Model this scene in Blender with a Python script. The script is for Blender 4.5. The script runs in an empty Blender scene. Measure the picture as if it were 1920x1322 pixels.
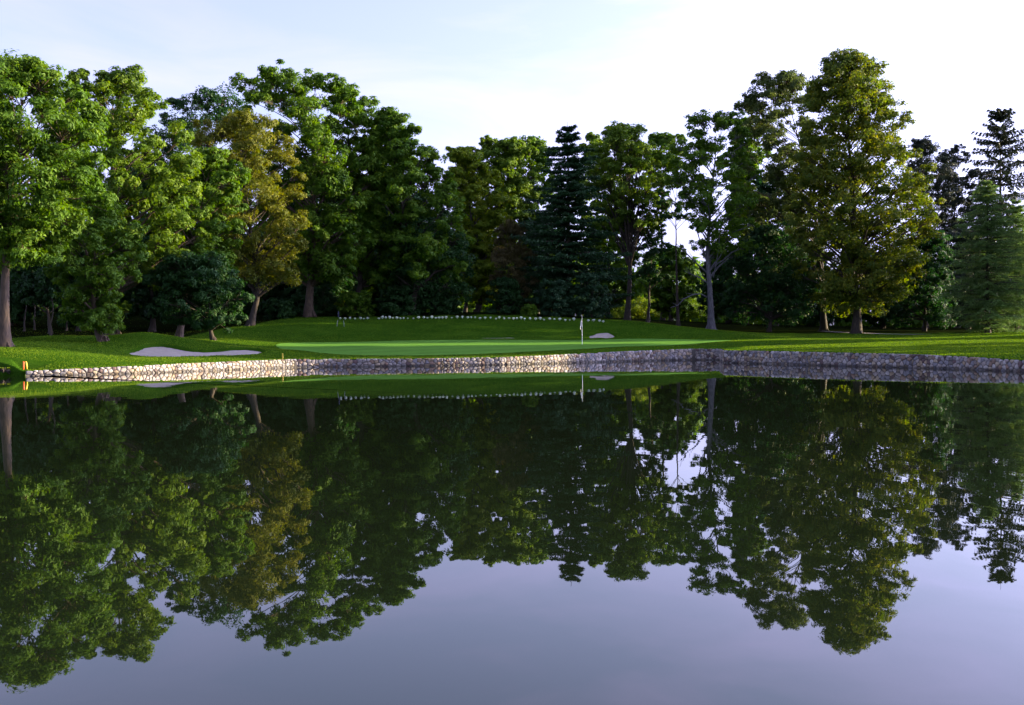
import bpy, math, random
import numpy as np
from mathutils import Vector, Matrix

# ------------------------------------------------------------------ camera, sky, sun, exposure
F_PX, CX, CY, W_PX = 2000.0, 960.0, 661.0, 1920.0
CAM_H = 1.65
PITCH = math.atan(25.0 / F_PX)
ROLL = 0.0079
SUN_AZ = math.radians(14)       # to the right, this far behind (+) or before (-) the line square to the view
SUN_EL = math.radians(12.5)
EXPOSURE = 2.0

scene = bpy.context.scene
COL = scene.collection
FWD = np.array([0, math.cos(PITCH), -math.sin(PITCH)])
UP0 = np.array([0, math.sin(PITCH), math.cos(PITCH)])
RT0 = np.array([1.0, 0, 0])
RT = math.cos(ROLL) * RT0 - math.sin(ROLL) * UP0
UPV = math.sin(ROLL) * RT0 + math.cos(ROLL) * UP0


def at(px, py, d):
    """Point of the place seen at photo position (px, py), d metres away along the view axis' ground line."""
    v = FWD + (px - CX) / F_PX * RT - (py - CY) / F_PX * UPV
    v = v * (d / v[1])
    return np.array([v[0], v[1], v[2] + CAM_H])


cam_data = bpy.data.cameras.new('camera')
cam_data.sensor_width = 36.0
cam_data.lens = 36.0 * F_PX / W_PX
cam_data.clip_start = 0.1
cam_data.clip_end = 6000
cam = bpy.data.objects.new('camera', cam_data)
m3 = Matrix((RT, UPV, -FWD)).transposed()
cam.matrix_world = Matrix.Translation((0, 0, CAM_H)) @ m3.to_4x4()
COL.objects.link(cam)
scene.camera = cam

world = bpy.data.worlds.new('World')
scene.world = world
world.use_nodes = True
wn, wl = world.node_tree.nodes, world.node_tree.links
wn.clear()
w_out = wn.new('ShaderNodeOutputWorld')
w_bg = wn.new('ShaderNodeBackground')
w_sky = wn.new('ShaderNodeTexSky')
w_sky.sky_type = 'NISHITA'
w_sky.sun_disc = False
w_sky.sun_elevation = SUN_EL
w_sky.sun_rotation = math.atan2(math.cos(SUN_AZ), math.sin(SUN_AZ))
w_sky.air_density = 1.0
w_sky.dust_density = 4.0
w_sky.ozone_density = 4.0
w_bg.inputs['Strength'].default_value = 0.12
# thin high cloud: streaky noise over the sky direction
w_tc = wn.new('ShaderNodeTexCoord')
w_map = wn.new('ShaderNodeMapping')
w_map.inputs['Scale'].default_value = (2.2, 2.2, 9.0)
w_map.inputs['Rotation'].default_value = (0.12, 0.1, 0.3)
w_noise = wn.new('ShaderNodeTexNoise')
w_noise.inputs['Scale'].default_value = 1.6
w_noise.inputs['Detail'].default_value = 7
w_noise.inputs['Roughness'].default_value = 0.55
w_noise.inputs['Distortion'].default_value = 0.6
w_ramp = wn.new('ShaderNodeMapRange')
w_ramp.inputs['From Min'].default_value = 0.36
w_ramp.inputs['From Max'].default_value = 0.78
w_ramp.inputs['To Min'].default_value = 0.56
w_ramp.inputs['To Max'].default_value = 1.0
w_mix = wn.new('ShaderNodeMix')
w_mix.data_type = 'RGBA'
w_bw = wn.new('ShaderNodeRGBToBW')
w_cl = wn.new('ShaderNodeVectorMath')
w_cl.operation = 'SCALE'
w_cl.inputs[0].default_value = (1.58, 1.56, 2.65)
wl.new(w_tc.outputs['Generated'], w_map.inputs['Vector'])
wl.new(w_map.outputs['Vector'], w_noise.inputs['Vector'])
wl.new(w_noise.outputs['Fac'], w_ramp.inputs['Value'])
wl.new(w_sky.outputs['Color'], w_bw.inputs['Color'])
wl.new(w_bw.outputs['Val'], w_cl.inputs['Scale'])
wl.new(w_ramp.outputs['Result'], w_mix.inputs['Factor'])
wl.new(w_sky.outputs['Color'], w_mix.inputs['A'])
wl.new(w_cl.outputs['Vector'], w_mix.inputs['B'])
wl.new(w_mix.outputs['Result'], w_bg.inputs['Color'])
wl.new(w_bg.outputs['Background'], w_out.inputs['Surface'])

sun_data = bpy.data.lights.new('sun', 'SUN')
sun_data.energy = 5.0
sun_data.angle = math.radians(0.53)
sun_data.color = (1.0, 0.80, 0.43)
sun = bpy.data.objects.new('sun', sun_data)
SUN_DIR = np.array([math.cos(SUN_AZ) * math.cos(SUN_EL), math.sin(SUN_AZ) * math.cos(SUN_EL), math.sin(SUN_EL)])
sun.rotation_euler = Vector(SUN_DIR).to_track_quat('Z', 'Y').to_euler()
sun.location = (60, 60, 60)
COL.objects.link(sun)

vs = scene.view_settings
vs.view_transform = 'Standard'
vs.look = 'None'
vs.exposure = EXPOSURE
vs.gamma = 1.0
scene.render.film_transparent = False
scene.cycles.use_denoising = True
scene.cycles.max_bounces = 8
scene.cycles.transmission_bounces = 4

# ------------------------------------------------------------------ small helpers


def put(name, me, mat=None, parent=None, loc=(0, 0, 0), rotz=0.0):
    o = bpy.data.objects.new(name, me)
    if mat is not None and me is not None and len(me.materials) == 0:
        for m in (mat if isinstance(mat, (list, tuple)) else [mat]):
            me.materials.append(m)
    o.location = loc
    o.rotation_euler = (0, 0, rotz)
    o.parent = parent
    COL.objects.link(o)
    return o


def tag(o, label=None, cat=None, group=None, kind=None):
    if label:
        o['label'] = label
    if cat:
        o['category'] = cat
    if group:
        o['group'] = group
    if kind:
        o['kind'] = kind
    return o


def mesh_from(name, V, Fc, smooth=False):
    """Mesh from vertices and a list of faces (any length)."""
    me = bpy.data.meshes.new(name)
    me.from_pydata([tuple(map(float, v)) for v in V], [], [tuple(int(i) for i in f) for f in Fc])
    if smooth:
        me.polygons.foreach_set('use_smooth', np.ones(len(me.polygons), dtype=bool))
    me.update()
    return me


def mesh_quads(name, V, Q, smooth=False, face_attr=None):
    me = bpy.data.meshes.new(name)
    V = np.ascontiguousarray(V, dtype=np.float32)
    Q = np.ascontiguousarray(Q, dtype=np.int32)
    n = len(Q)
    me.vertices.add(len(V))
    me.vertices.foreach_set('co', V.ravel())
    me.loops.add(n * 4)
    me.loops.foreach_set('vertex_index', Q.ravel())
    me.polygons.add(n)
    me.polygons.foreach_set('loop_start', np.arange(0, n * 4, 4, dtype=np.int32))
    if smooth:
        me.polygons.foreach_set('use_smooth', np.ones(n, dtype=bool))
    if face_attr is not None:
        a = me.attributes.new('tint', 'FLOAT', 'FACE')
        a.data.foreach_set('value', np.ascontiguousarray(face_attr, dtype=np.float32))
    me.update(calc_edges=True)
    return me


def mesh_tris(name, V, face_attr):
    me = bpy.data.meshes.new(name)
    V = np.ascontiguousarray(V, dtype=np.float32)
    n = len(V) // 3
    me.vertices.add(n * 3)
    me.vertices.foreach_set('co', V.ravel())
    me.loops.add(n * 3)
    me.loops.foreach_set('vertex_index', np.arange(n * 3, dtype=np.int32))
    me.polygons.add(n)
    me.polygons.foreach_set('loop_start', np.arange(0, n * 3, 3, dtype=np.int32))
    a = me.attributes.new('tint', 'FLOAT', 'FACE')
    a.data.foreach_set('value', np.ascontiguousarray(face_attr, dtype=np.float32))
    me.update(calc_edges=True)
    return me


class Mesh:
    """Collects tubes and other quads."""

    def __init__(self):
        self.V, self.Q, self.n = [], [], 0

    def add(self, V, Q):
        self.V.append(np.asarray(V, float))
        self.Q.append(np.asarray(Q, int) + self.n)
        self.n += len(V)

    def tube(self, P, R, k=6):
        P = np.asarray(P, float)
        R = np.asarray(R, float)
        T = np.gradient(P, axis=0)
        T /= np.linalg.norm(T, axis=1)[:, None] + 1e-9
        ref = np.where(np.abs(T[:, 2:3]) > 0.9, np.array([[1.0, 0, 0]]), np.array([[0, 0, 1.0]]))
        ref[:] = ref[0]
        A = np.cross(T, ref)
        A /= np.linalg.norm(A, axis=1)[:, None] + 1e-9
        B = np.cross(T, A)
        th = np.arange(k) * 2 * math.pi / k
        ring = P[:, None, :] + R[:, None, None] * (np.cos(th)[None, :, None] * A[:, None, :] + np.sin(th)[None, :, None] * B[:, None, :])
        m = len(P)
        i = np.arange(m - 1)[:, None] * k
        j = np.arange(k)[None, :]
        j2 = (j + 1) % k
        Q = np.stack([i + j, i + j2, i + k + j2, i + k + j], -1).reshape(-1, 4)
        self.add(ring.reshape(-1, 3), Q)

    def build(self, name, smooth=True):
        return mesh_quads(name, np.concatenate(self.V), np.concatenate(self.Q), smooth)


def nodes_of(name):
    m = bpy.data.materials.new(name)
    m.use_nodes = True
    nt = m.node_tree
    nt.nodes.clear()
    out = nt.nodes.new('ShaderNodeOutputMaterial')
    return m, nt.nodes, nt.links, out


def ramp(nodes, stops):
    r = nodes.new('ShaderNodeValToRGB')
    e = r.color_ramp.elements
    while len(e) < len(stops):
        e.new(0.5)
    for el, (p, c) in zip(e, stops):
        el.position = p
        el.color = (*c, 1)
    return r


def leaf_material(name, dark, mid, light, transl=0.42, rough=0.65, noise=0.35):
    m, n, l, out = nodes_of(name)
    at_ = n.new('ShaderNodeAttribute')
    at_.attribute_name = 'tint'
    tc = n.new('ShaderNodeTexCoord')
    nz = n.new('ShaderNodeTexNoise')
    nz.inputs['Scale'].default_value = noise
    nz.inputs['Detail'].default_value = 2
    l.new(tc.outputs['Object'], nz.inputs['Vector'])
    add = n.new('ShaderNodeMath')
    add.operation = 'MULTIPLY_ADD'
    add.inputs[1].default_value = 0.55
    l.new(at_.outputs['Fac'], add.inputs[0])
    mul = n.new('ShaderNodeMath')
    mul.operation = 'MULTIPLY'
    mul.inputs[1].default_value = 0.5
    l.new(nz.outputs['Fac'], mul.inputs[0])
    l.new(mul.outputs[0], add.inputs[2])
    r = ramp(n, [(0.12, dark), (0.5, mid), (0.9, light)])
    l.new(add.outputs[0], r.inputs['Fac'])
    p = n.new('ShaderNodeBsdfPrincipled')
    p.inputs['Roughness'].default_value = rough
    p.inputs['Specular IOR Level'].default_value = 0.22
    l.new(r.outputs['Color'], p.inputs['Base Color'])
    t = n.new('ShaderNodeBsdfTranslucent')
    hs = n.new('ShaderNodeHueSaturation')
    hs.inputs['Hue'].default_value = 0.494
    hs.inputs['Saturation'].default_value = 1.12
    hs.inputs['Value'].default_value = 1.35
    l.new(r.outputs['Color'], hs.inputs['Color'])
    l.new(hs.outputs['Color'], t.inputs['Color'])
    mx = n.new('ShaderNodeMixShader')
    mx.inputs['Fac'].default_value = transl
    l.new(p.outputs[0], mx.inputs[1])
    l.new(t.outputs[0], mx.inputs[2])
    l.new(mx.outputs[0], out.inputs['Surface'])
    return m


def bark_material(name, a, b, scale=3.0):
    m, n, l, out = nodes_of(name)
    tc = n.new('ShaderNodeTexCoord')
    mp = n.new('ShaderNodeMapping')
    mp.inputs['Scale'].default_value = (scale * 2.5, scale * 2.5, scale * 0.5)
    nz = n.new('ShaderNodeTexNoise')
    nz.inputs['Scale'].default_value = 1.5
    nz.inputs['Detail'].default_value = 6
    l.new(tc.outputs['Object'], mp.inputs['Vector'])
    l.new(mp.outputs['Vector'], nz.inputs['Vector'])
    r = ramp(n, [(0.32, a), (0.68, b)])
    l.new(nz.outputs['Fac'], r.inputs['Fac'])
    p = n.new('ShaderNodeBsdfPrincipled')
    p.inputs['Roughness'].default_value = 0.9
    l.new(r.outputs['Color'], p.inputs['Base Color'])
    bp = n.new('ShaderNodeBump')
    bp.inputs['Strength'].default_value = 0.6
    bp.inputs['Distance'].default_value = 0.05
    l.new(nz.outputs['Fac'], bp.inputs['Height'])
    l.new(bp.outputs['Normal'], p.inputs['Normal'])
    l.new(p.outputs[0], out.inputs['Surface'])
    return m


def plain_material(name, c, rough=0.5, var=0.12, scale=6.0):
    m, n, l, out = nodes_of(name)
    tc = n.new('ShaderNodeTexCoord')
    nz = n.new('ShaderNodeTexNoise')
    nz.inputs['Scale'].default_value = scale
    nz.inputs['Detail'].default_value = 4
    l.new(tc.outputs['Object'], nz.inputs['Vector'])
    r = ramp(n, [(0.3, tuple(v * (1 - var) for v in c)), (0.7, tuple(min(1, v * (1 + var)) for v in c))])
    l.new(nz.outputs['Fac'], r.inputs['Fac'])
    p = n.new('ShaderNodeBsdfPrincipled')
    p.inputs['Roughness'].default_value = rough
    l.new(r.outputs['Color'], p.inputs['Base Color'])
    l.new(p.outputs[0], out.inputs['Surface'])
    return m


# ------------------------------------------------------------------ terrain
# wall line: photo column, photo row of the wall's top, distance
WALL_PX = [(48, 695.5, 53.0), (150, 690.5, 54.3), (250, 686, 56.0), (340, 681.5, 58.6), (430, 677.5, 61.6), (550, 673, 66.0),
           (620, 672.8, 66.9), (700, 672.6, 67.0), (820, 671.5, 67.6), (940, 669.5, 69.0), (1040, 665, 71.6), (1140, 660, 75.0),
           (1220, 656.3, 77.4), (1300, 653.7, 79.0), (1350, 653.8, 78.6), (1358, 656.6, 69.6), (1440, 658, 65.6),
           (1565, 660.6, 60.0), (1650, 662.4, 57.2), (1740, 665, 54.4), (1830, 669.5, 51.2), (1915, 675, 48.2)]
WALL = np.array([at(*p) for p in WALL_PX])
WALL = np.vstack([WALL, [[25.2, 43.5, 0.50], [27.6, 38.5, 0.46], [30.0, 33.0, 0.42]]])
# the rest of the shore, not walled
SHORE = [(31.5, 28, .2), (34, 20, .2), (30, 9, .2), (16, 3.0, .18), (0, 1.6, .15), (-16, 3.0, .18), (-34, 10, .2), (-44, 24, .2), (-43, 40, .22),
         (-36, 49, .22), (-29.5, 53.2, .25), (-26.6, 54.6, .24), (-24.9, 54.4, .25)]
LOOP = np.vstack([WALL, np.array(SHORE)])
PC = np.array([0.0, 30.0])          # the lake is star-shaped about this point

CTRL_PX = [
    (8, 650, 62), (100, 641, 69), (60, 664, 57.5), (-120, 640, 64), (-60, 668, 56),
    (268, 622.5, 74), (225, 628, 74), (165, 640, 71), (315, 629, 75), (365, 641, 74.5), (110, 652, 63),
    (280, 645, 70.5), (330, 648, 70.5), (400, 654, 70.5), (440, 650, 71.5), (495, 655, 71),
    (240, 667, 63.5), (330, 668, 64.5), (420, 665.5, 66.5), (490, 661, 69), (300, 674, 61),
    (330, 622, 98), (390, 618, 95), (450, 614.5, 93), (510, 605, 97), (560, 600, 99), (640, 599.5, 101), (700, 599, 102),
    (800, 597.5, 102), (900, 596.5, 102), (1000, 598, 103), (1070, 600.5, 103), (1130, 604, 104), (1200, 606.5, 104), (1290, 615, 106),
    (560, 640, 85), (640, 635.5, 89), (700, 634, 90), (850, 632.6, 92), (1000, 632, 94), (1100, 632.8, 95), (1250, 631.6, 97), (1350, 633, 98),
    (450, 637, 82), (650, 649, 79), (800, 650, 79.5), (950, 649.5, 81), (1092, 647, 83.5), (1230, 642, 87),
    (600, 667, 69.5), (800, 664, 71.5), (1000, 660, 74.5), (1180, 651, 80), (1300, 645, 85),
    (530, 655, 76), (520, 667, 68),
    (1400, 650, 74), (1400, 640, 84), (1400, 630, 98), (1400, 623, 114), (1500, 643, 80), (1500, 632, 98), (1600, 652, 68), (1600, 640, 83), (1600, 632, 100), (1605, 625.5, 118),
    (1700, 640, 80), (1700, 628, 108), (1800, 652, 63), (1800, 636, 86), (1900, 658, 57), (1900, 641, 73), (1900, 624, 112),
    (1380, 620, 126), (1530, 621, 128), (1200, 599, 138), (1080, 596, 128), (880, 588.5, 130), (700, 589, 126), (500, 585, 118), (400, 589, 110), (200, 600, 104), (60, 608, 95), (110, 627, 80),
]
CTRL = [at(*p) for p in CTRL_PX]
CTRL += [np.array(p, float) for p in [(-27, 82, 1.75), (-36, 88, 2.5), (-100, 60, 1.6), (-100, 120, 4.8), (100, 60, 1.3), (100, 120, 2.6), (60, 60, 1.1), (60, 90, 1.9),
                                      (0, 200, 5.2), (-100, 200, 6.2), (100, 200, 3.2), (55, 150, 2.7), (-60, 30, .8), (-60, 0, .7), (60, 15, .8), (0, -25, .6), (-50, -30, .7), (50, -30, .7), (45, 35, .9)]]
for a, b in zip(WALL[:-1], WALL[1:]):
    CTRL.append(a)
for s in SHORE[:10:2]:
    CTRL.append(np.array(s, float))
CTRL = np.array(CTRL)


def tps_fit(P):
    n = len(P)
    D = np.linalg.norm(P[:, None, :2] - P[None, :, :2], axis=-1)
    K = np.where(D > 0, D * D * np.log(D + 1e-9), 0) + np.eye(n) * 0.6
    A = np.zeros((n + 3, n + 3))
    A[:n, :n] = K
    A[:n, n] = 1
    A[:n, n + 1:] = P[:, :2]
    A[n:, :n] = A[:n, n:].T
    return np.linalg.solve(A, np.concatenate([P[:, 2], np.zeros(3)]))


TPS = tps_fit(CTRL)


def smooth01(v):
    v = np.clip(v, 0, 1)
    return v * v * (3 - 2 * v)


def base_h(x, y):
    x = np.asarray(x, float)
    y = np.asarray(y, float)
    sh = x.shape
    x, y = x.ravel(), y.ravel()
    out = np.empty(len(x))
    for s in range(0, len(x), 20000):
        xs, ys = x[s:s + 20000], y[s:s + 20000]
        D2 = (xs[:, None] - CTRL[None, :, 0]) ** 2 + (ys[:, None] - CTRL[None, :, 1]) ** 2
        K = 0.5 * D2 * np.log(D2 + 1e-12)
        out[s:s + 20000] = K @ TPS[:-3] + TPS[-3] + xs * TPS[-2] + ys * TPS[-1]
    far = smooth01((np.hypot(x, y - 60) - 120) / 90)
    out = np.clip(out, 0.12, 8.0) * (1 - far) + 3.6 * far
    # gentle rolls
    out += 0.05 * np.sin(x * 0.21 + 1.3) * np.sin(y * 0.17) * smooth01((y - 60) / 30)
    return out.reshape(sh)


def seg_dist(x, y, poly):
    """Signed distance to a closed outline: positive inside."""
    P = np.asarray(poly, float)
    d = np.full(x.shape, 1e9)
    ins = np.zeros(x.shape, bool)
    for a, b in zip(P, np.roll(P, -1, 0)):
        e = b - a
        t = np.clip(((x - a[0]) * e[0] + (y - a[1]) * e[1]) / (e @ e), 0, 1)
        d = np.minimum(d, np.hypot(x - a[0] - t * e[0], y - a[1] - t * e[1]))
        c = ((a[1] > y) != (b[1] > y)) & (x < (b[0] - a[0]) * (y - a[1]) / (b[1] - a[1] + 1e-12) + a[0])
        ins ^= c
    return np.where(ins, d, -d)


def poly_at(pts):
    return np.array([at(*p)[:2] for p in pts])


BUNKERS = [
    poly_at([(226, 662, 65.5), (250, 655, 67.5), (268, 647, 70), (290, 645, 70.8), (310, 645.5, 70.8), (335, 650, 70.2), (360, 655, 69.4), (400, 655, 69.6), (435, 651, 71), (470, 650.5, 71.4), (496, 656, 70.8), (500, 660, 69.6), (470, 663.5, 67.6), (400, 666, 66), (330, 668, 64.4), (265, 667.5, 63.8)]),
    poly_at([(1094, 633, 95.3), (1106, 629, 96.8), (1122, 625.5, 98.2), (1140, 625.2, 98.6), (1152, 628.5, 97.6), (1159, 632.5, 95.8), (1125, 633.5, 95)]),
    poly_at([(878, 631.5, 92.6), (905, 629.8, 93.6), (945, 629.6, 94), (978, 630.8, 94), (975, 632.4, 93), (925, 632.8, 92.4)]),
]
BUNKER_LEVEL = [0.16, 0.13, 0.15]


def ground_h(x, y):
    x = np.asarray(x, float)
    y = np.asarray(y, float)
    h = base_h(x, y)
    for B in BUNKERS:
        sd = seg_dist(x, y, B)
        h = h - 0.30 * smooth01((sd + 0.06) / 0.5)
    return h


def gz(x, y):
    return float(ground_h(np.array([x]), np.array([y]))[0])


# green outline
GREEN = poly_at([(505, 651, 79), (560, 661, 72.5), (640, 665.5, 70.3), (760, 667, 69.6), (900, 664, 71.5), (1040, 657.5, 76), (1160, 651, 80), (1290, 645, 84.5), (1360, 641, 88),
                 (1380, 638, 90.5), (1320, 635.5, 94), (1200, 634.5, 94.5), (1080, 634.5, 92.5), (960, 634, 91), (840, 634.5, 89.8), (720, 636, 88), (620, 638, 86), (550, 642, 83.5)])


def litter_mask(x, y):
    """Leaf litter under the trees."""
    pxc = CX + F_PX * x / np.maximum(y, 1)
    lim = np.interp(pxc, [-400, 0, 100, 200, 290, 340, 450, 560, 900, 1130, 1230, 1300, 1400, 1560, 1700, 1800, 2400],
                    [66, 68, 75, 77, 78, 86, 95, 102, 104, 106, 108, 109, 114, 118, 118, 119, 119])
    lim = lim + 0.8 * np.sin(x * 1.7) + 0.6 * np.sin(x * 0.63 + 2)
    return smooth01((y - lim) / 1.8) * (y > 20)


def build_ground():
    ang = np.arctan2(LOOP[:, 0] - PC[0], LOOP[:, 1] - PC[1])
    rad = np.hypot(LOOP[:, 0] - PC[0], LOOP[:, 1] - PC[1])
    o = np.argsort(ang)
    ang, rad, top = ang[o], rad[o], LOOP[o, 2]
    fine = np.radians(np.arange(-56, 60, 0.2))
    coarse = np.radians(np.concatenate([np.arange(-180, -56, 2.0), np.arange(60, 180, 2.0)]))
    th = np.unique(np.concatenate([fine, coarse, ang]))
    # straight edges between the corner points (not straight in polar form): intersect each ray with its edge
    A = np.concatenate([ang[-1:] - 2 * math.pi, ang, ang[:1] + 2 * math.pi])
    Rr = np.concatenate([rad[-1:], rad, rad[:1]])
    Tt = np.concatenate([top[-1:], top, top[:1]])
    k = np.clip(np.searchsorted(A, th, side='right') - 1, 0, len(A) - 2)
    a0, a1, r0, r1 = A[k], A[k + 1], Rr[k], Rr[k + 1]
    rb = r0 * r1 * np.sin(a1 - a0) / (r0 * np.sin(th - a0) + r1 * np.sin(a1 - th) + 1e-12)
    tb = np.interp(th, A, Tt)
    offs = [0.0, .25, .5, .8]
    s = .45
    while offs[-1] < 52:
        offs.append(offs[-1] + s)
        s = min(s * 1.02, 0.85)
    s = 1.2
    while offs[-1] < 4000:
        offs.append(offs[-1] + s)
        s *= 1.13
    offs = np.array(offs)
    Rg = rb[:, None] + offs[None, :]
    X = PC[0] + np.sin(th)[:, None] * Rg
    Y = PC[1] + np.cos(th)[:, None] * Rg
    Z = ground_h(X, Y)
    bl = smooth01(offs / 1.6)[None, :]
    Z = Z * bl + tb[:, None] * (1 - bl)
    # under the water: bank foot and lake bed
    inner = []
    for fr, z in ((0.0, -1.2), (0.6, -1.2), (0.999, -0.9)):
        R2 = rb * fr + (0 if fr < .9 else -0.02)
        inner.append((PC[0] + np.sin(th) * R2, PC[1] + np.cos(th) * R2, np.full(len(th), z)))
    X = np.column_stack([i[0] for i in inner] + [X])
    Y = np.column_stack([i[1] for i in inner] + [Y])
    Z = np.column_stack([i[2] for i in inner] + [Z])
    n, m = X.shape
    V = np.stack([X, Y, Z], -1).reshape(-1, 3)
    i = np.arange(n)[:, None] * m
    i2 = ((np.arange(n) + 1) % n)[:, None] * m
    j = np.arange(m - 1)[None, :]
    Q = np.stack([i + j, i2 + j, i2 + j + 1, i + j + 1], -1).reshape(-1, 4)[:, ::-1]
    me = mesh_quads('ground', V, Q, True)
    # masks: leaf litter under the trees
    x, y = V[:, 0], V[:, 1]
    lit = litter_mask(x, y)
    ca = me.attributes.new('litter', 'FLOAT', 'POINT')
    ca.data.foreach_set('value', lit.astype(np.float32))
    return me


def turf_material(name, c1, c2, c3, stripes=False, litter=False, bump=0.02):
    m, n, l, out = nodes_of(name)
    tc = n.new('ShaderNodeTexCoord')
    big = n.new('ShaderNodeTexNoise')
    big.inputs['Scale'].default_value = 0.35
    big.inputs['Detail'].default_value = 5
    big.inputs['Roughness'].default_value = 0.65
    l.new(tc.outputs['Object'], big.inputs['Vector'])
    fine = n.new('ShaderNodeTexNoise')
    fine.inputs['Scale'].default_value = 14.0
    fine.inputs['Detail'].default_value = 5
    fine.inputs['Roughness'].default_value = 0.7
    l.new(tc.outputs['Object'], fine.inputs['Vector'])
    mixv = n.new('ShaderNodeMath')
    mixv.operation = 'MULTIPLY_ADD'
    mixv.inputs[1].default_value = 0.5
    l.new(fine.outputs['Fac'], mixv.inputs[0])
    half = n.new('ShaderNodeMath')
    half.operation = 'MULTIPLY'
    half.inputs[1].default_value = 0.5
    l.new(big.outputs['Fac'], half.inputs[0])
    l.new(half.outputs[0], mixv.inputs[2])
    r = ramp(n, [(0.34, c1), (0.5, c2), (0.66, c3)])
    l.new(mixv.outputs[0], r.inputs['Fac'])
    col = r.outputs['Color']
    if stripes:
        wv = n.new('ShaderNodeTexWave')
        wv.inputs['Scale'].default_value = 0.11
        wv.inputs['Distortion'].default_value = 0.6
        mp = n.new('ShaderNodeMapping')
        mp.inputs['Rotation'].default_value = (0, 0, 0.9)
        l.new(tc.outputs['Object'], mp.inputs['Vector'])
        l.new(mp.outputs['Vector'], wv.inputs['Vector'])
        mm = n.new('ShaderNodeMapRange')
        mm.inputs['To Min'].default_value = 0.90
        mm.inputs['To Max'].default_value = 1.08
        l.new(wv.outputs['Fac'], mm.inputs['Value'])
        vm = n.new('ShaderNodeVectorMath')
        vm.operation = 'SCALE'
        l.new(col, vm.inputs[0])
        l.new(mm.outputs['Result'], vm.inputs['Scale'])
        col = vm.outputs['Vector']
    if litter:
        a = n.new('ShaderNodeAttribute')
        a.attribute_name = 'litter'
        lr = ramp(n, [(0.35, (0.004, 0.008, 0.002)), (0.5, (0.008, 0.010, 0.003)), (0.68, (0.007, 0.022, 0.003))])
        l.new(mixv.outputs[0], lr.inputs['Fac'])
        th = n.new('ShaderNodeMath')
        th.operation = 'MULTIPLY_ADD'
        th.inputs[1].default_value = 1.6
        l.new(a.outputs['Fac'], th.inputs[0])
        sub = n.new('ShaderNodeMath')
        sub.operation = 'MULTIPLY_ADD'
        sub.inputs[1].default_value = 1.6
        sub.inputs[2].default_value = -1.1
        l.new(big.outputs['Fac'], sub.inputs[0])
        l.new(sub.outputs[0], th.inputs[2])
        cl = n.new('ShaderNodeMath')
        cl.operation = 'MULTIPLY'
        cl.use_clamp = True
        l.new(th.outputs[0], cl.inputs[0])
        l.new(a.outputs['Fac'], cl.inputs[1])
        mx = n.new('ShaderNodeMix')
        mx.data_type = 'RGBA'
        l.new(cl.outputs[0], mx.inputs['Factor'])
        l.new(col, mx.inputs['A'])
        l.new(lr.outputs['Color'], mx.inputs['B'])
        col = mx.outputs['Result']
    p = n.new('ShaderNodeBsdfPrincipled')
    p.inputs['Roughness'].default_value = 0.95
    p.inputs['Specular IOR Level'].default_value = 0.0
    if stripes:
        p.inputs['Sheen Weight'].default_value = 0.10
        p.inputs['Sheen Roughness'].default_value = 0.6
        p.inputs['Sheen Tint'].default_value = (0.35, 0.9, 0.25, 1)
    l.new(col, p.inputs['Base Color'])
    b = n.new('ShaderNodeBump')
    b.inputs['Strength'].default_value = 1.0
    b.inputs['Distance'].default_value = bump
    l.new(fine.outputs['Fac'], b.inputs['Height'])
    l.new(b.outputs['Normal'], p.inputs['Normal'])
    l.new(p.outputs[0], out.inputs['Surface'])
    return m


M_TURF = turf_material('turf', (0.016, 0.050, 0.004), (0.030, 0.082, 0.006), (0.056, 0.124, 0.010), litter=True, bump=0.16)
M_GREEN = turf_material('putting_turf', (0.058, 0.140, 0.015), (0.070, 0.160, 0.018), (0.082, 0.180, 0.021), stripes=True, bump=0.06)


def sheet_in(poly, step, lift, hfun, grow=0.0):
    """Grid sheet over the inside of an outline; rim points are pulled on to the outline."""
    P = np.asarray(poly)
    x0, y0 = P.min(0) - 1
    x1, y1 = P.max(0) + 1
    xs = np.arange(x0, x1, step)
    ys = np.arange(y0, y1, step)
    X, Y = np.meshgrid(xs, ys, indexing='ij')
    sd = seg_dist(X, Y, P) + grow
    keep = sd > -step * 0.75
    # pull outside points back along the gradient
    gx, gy = np.gradient(sd, step)
    out = sd < 0
    X = np.where(out, X - gx * sd, X)
    Y = np.where(out, Y - gy * sd, Y)
    idx = -np.ones(X.shape, int)
    idx[keep] = np.arange(keep.sum())
    q = keep[:-1, :-1] & keep[1:, :-1] & keep[1:, 1:] & keep[:-1, 1:]
    Q = np.stack([idx[:-1, :-1][q], idx[1:, :-1][q], idx[1:, 1:][q], idx[:-1, 1:][q]], -1)
    Z = hfun(X[keep], Y[keep]) + lift
    return np.stack([X[keep], Y[keep], Z], -1), Q


def smooth_poly(P, k=3):
    P = np.asarray(P)
    for _ in range(k):
        Qn = np.roll(P, -1, 0)
        P = np.stack([P * .75 + Qn * .25, P * .25 + Qn * .75], 1).reshape(-1, 2)
    return P


BUNKERS = [smooth_poly(b, 2) for b in BUNKERS]
GREEN = smooth_poly(GREEN, 2)

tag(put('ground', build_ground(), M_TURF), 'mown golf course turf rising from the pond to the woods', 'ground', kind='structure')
V, Q = sheet_in(GREEN, 0.35, 0.022, ground_h)
tag(put('putting_green', mesh_quads('putting_green', V, Q, True), M_GREEN), 'smooth pale green putting surface behind the stone wall', 'putting green', kind='structure')

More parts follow.
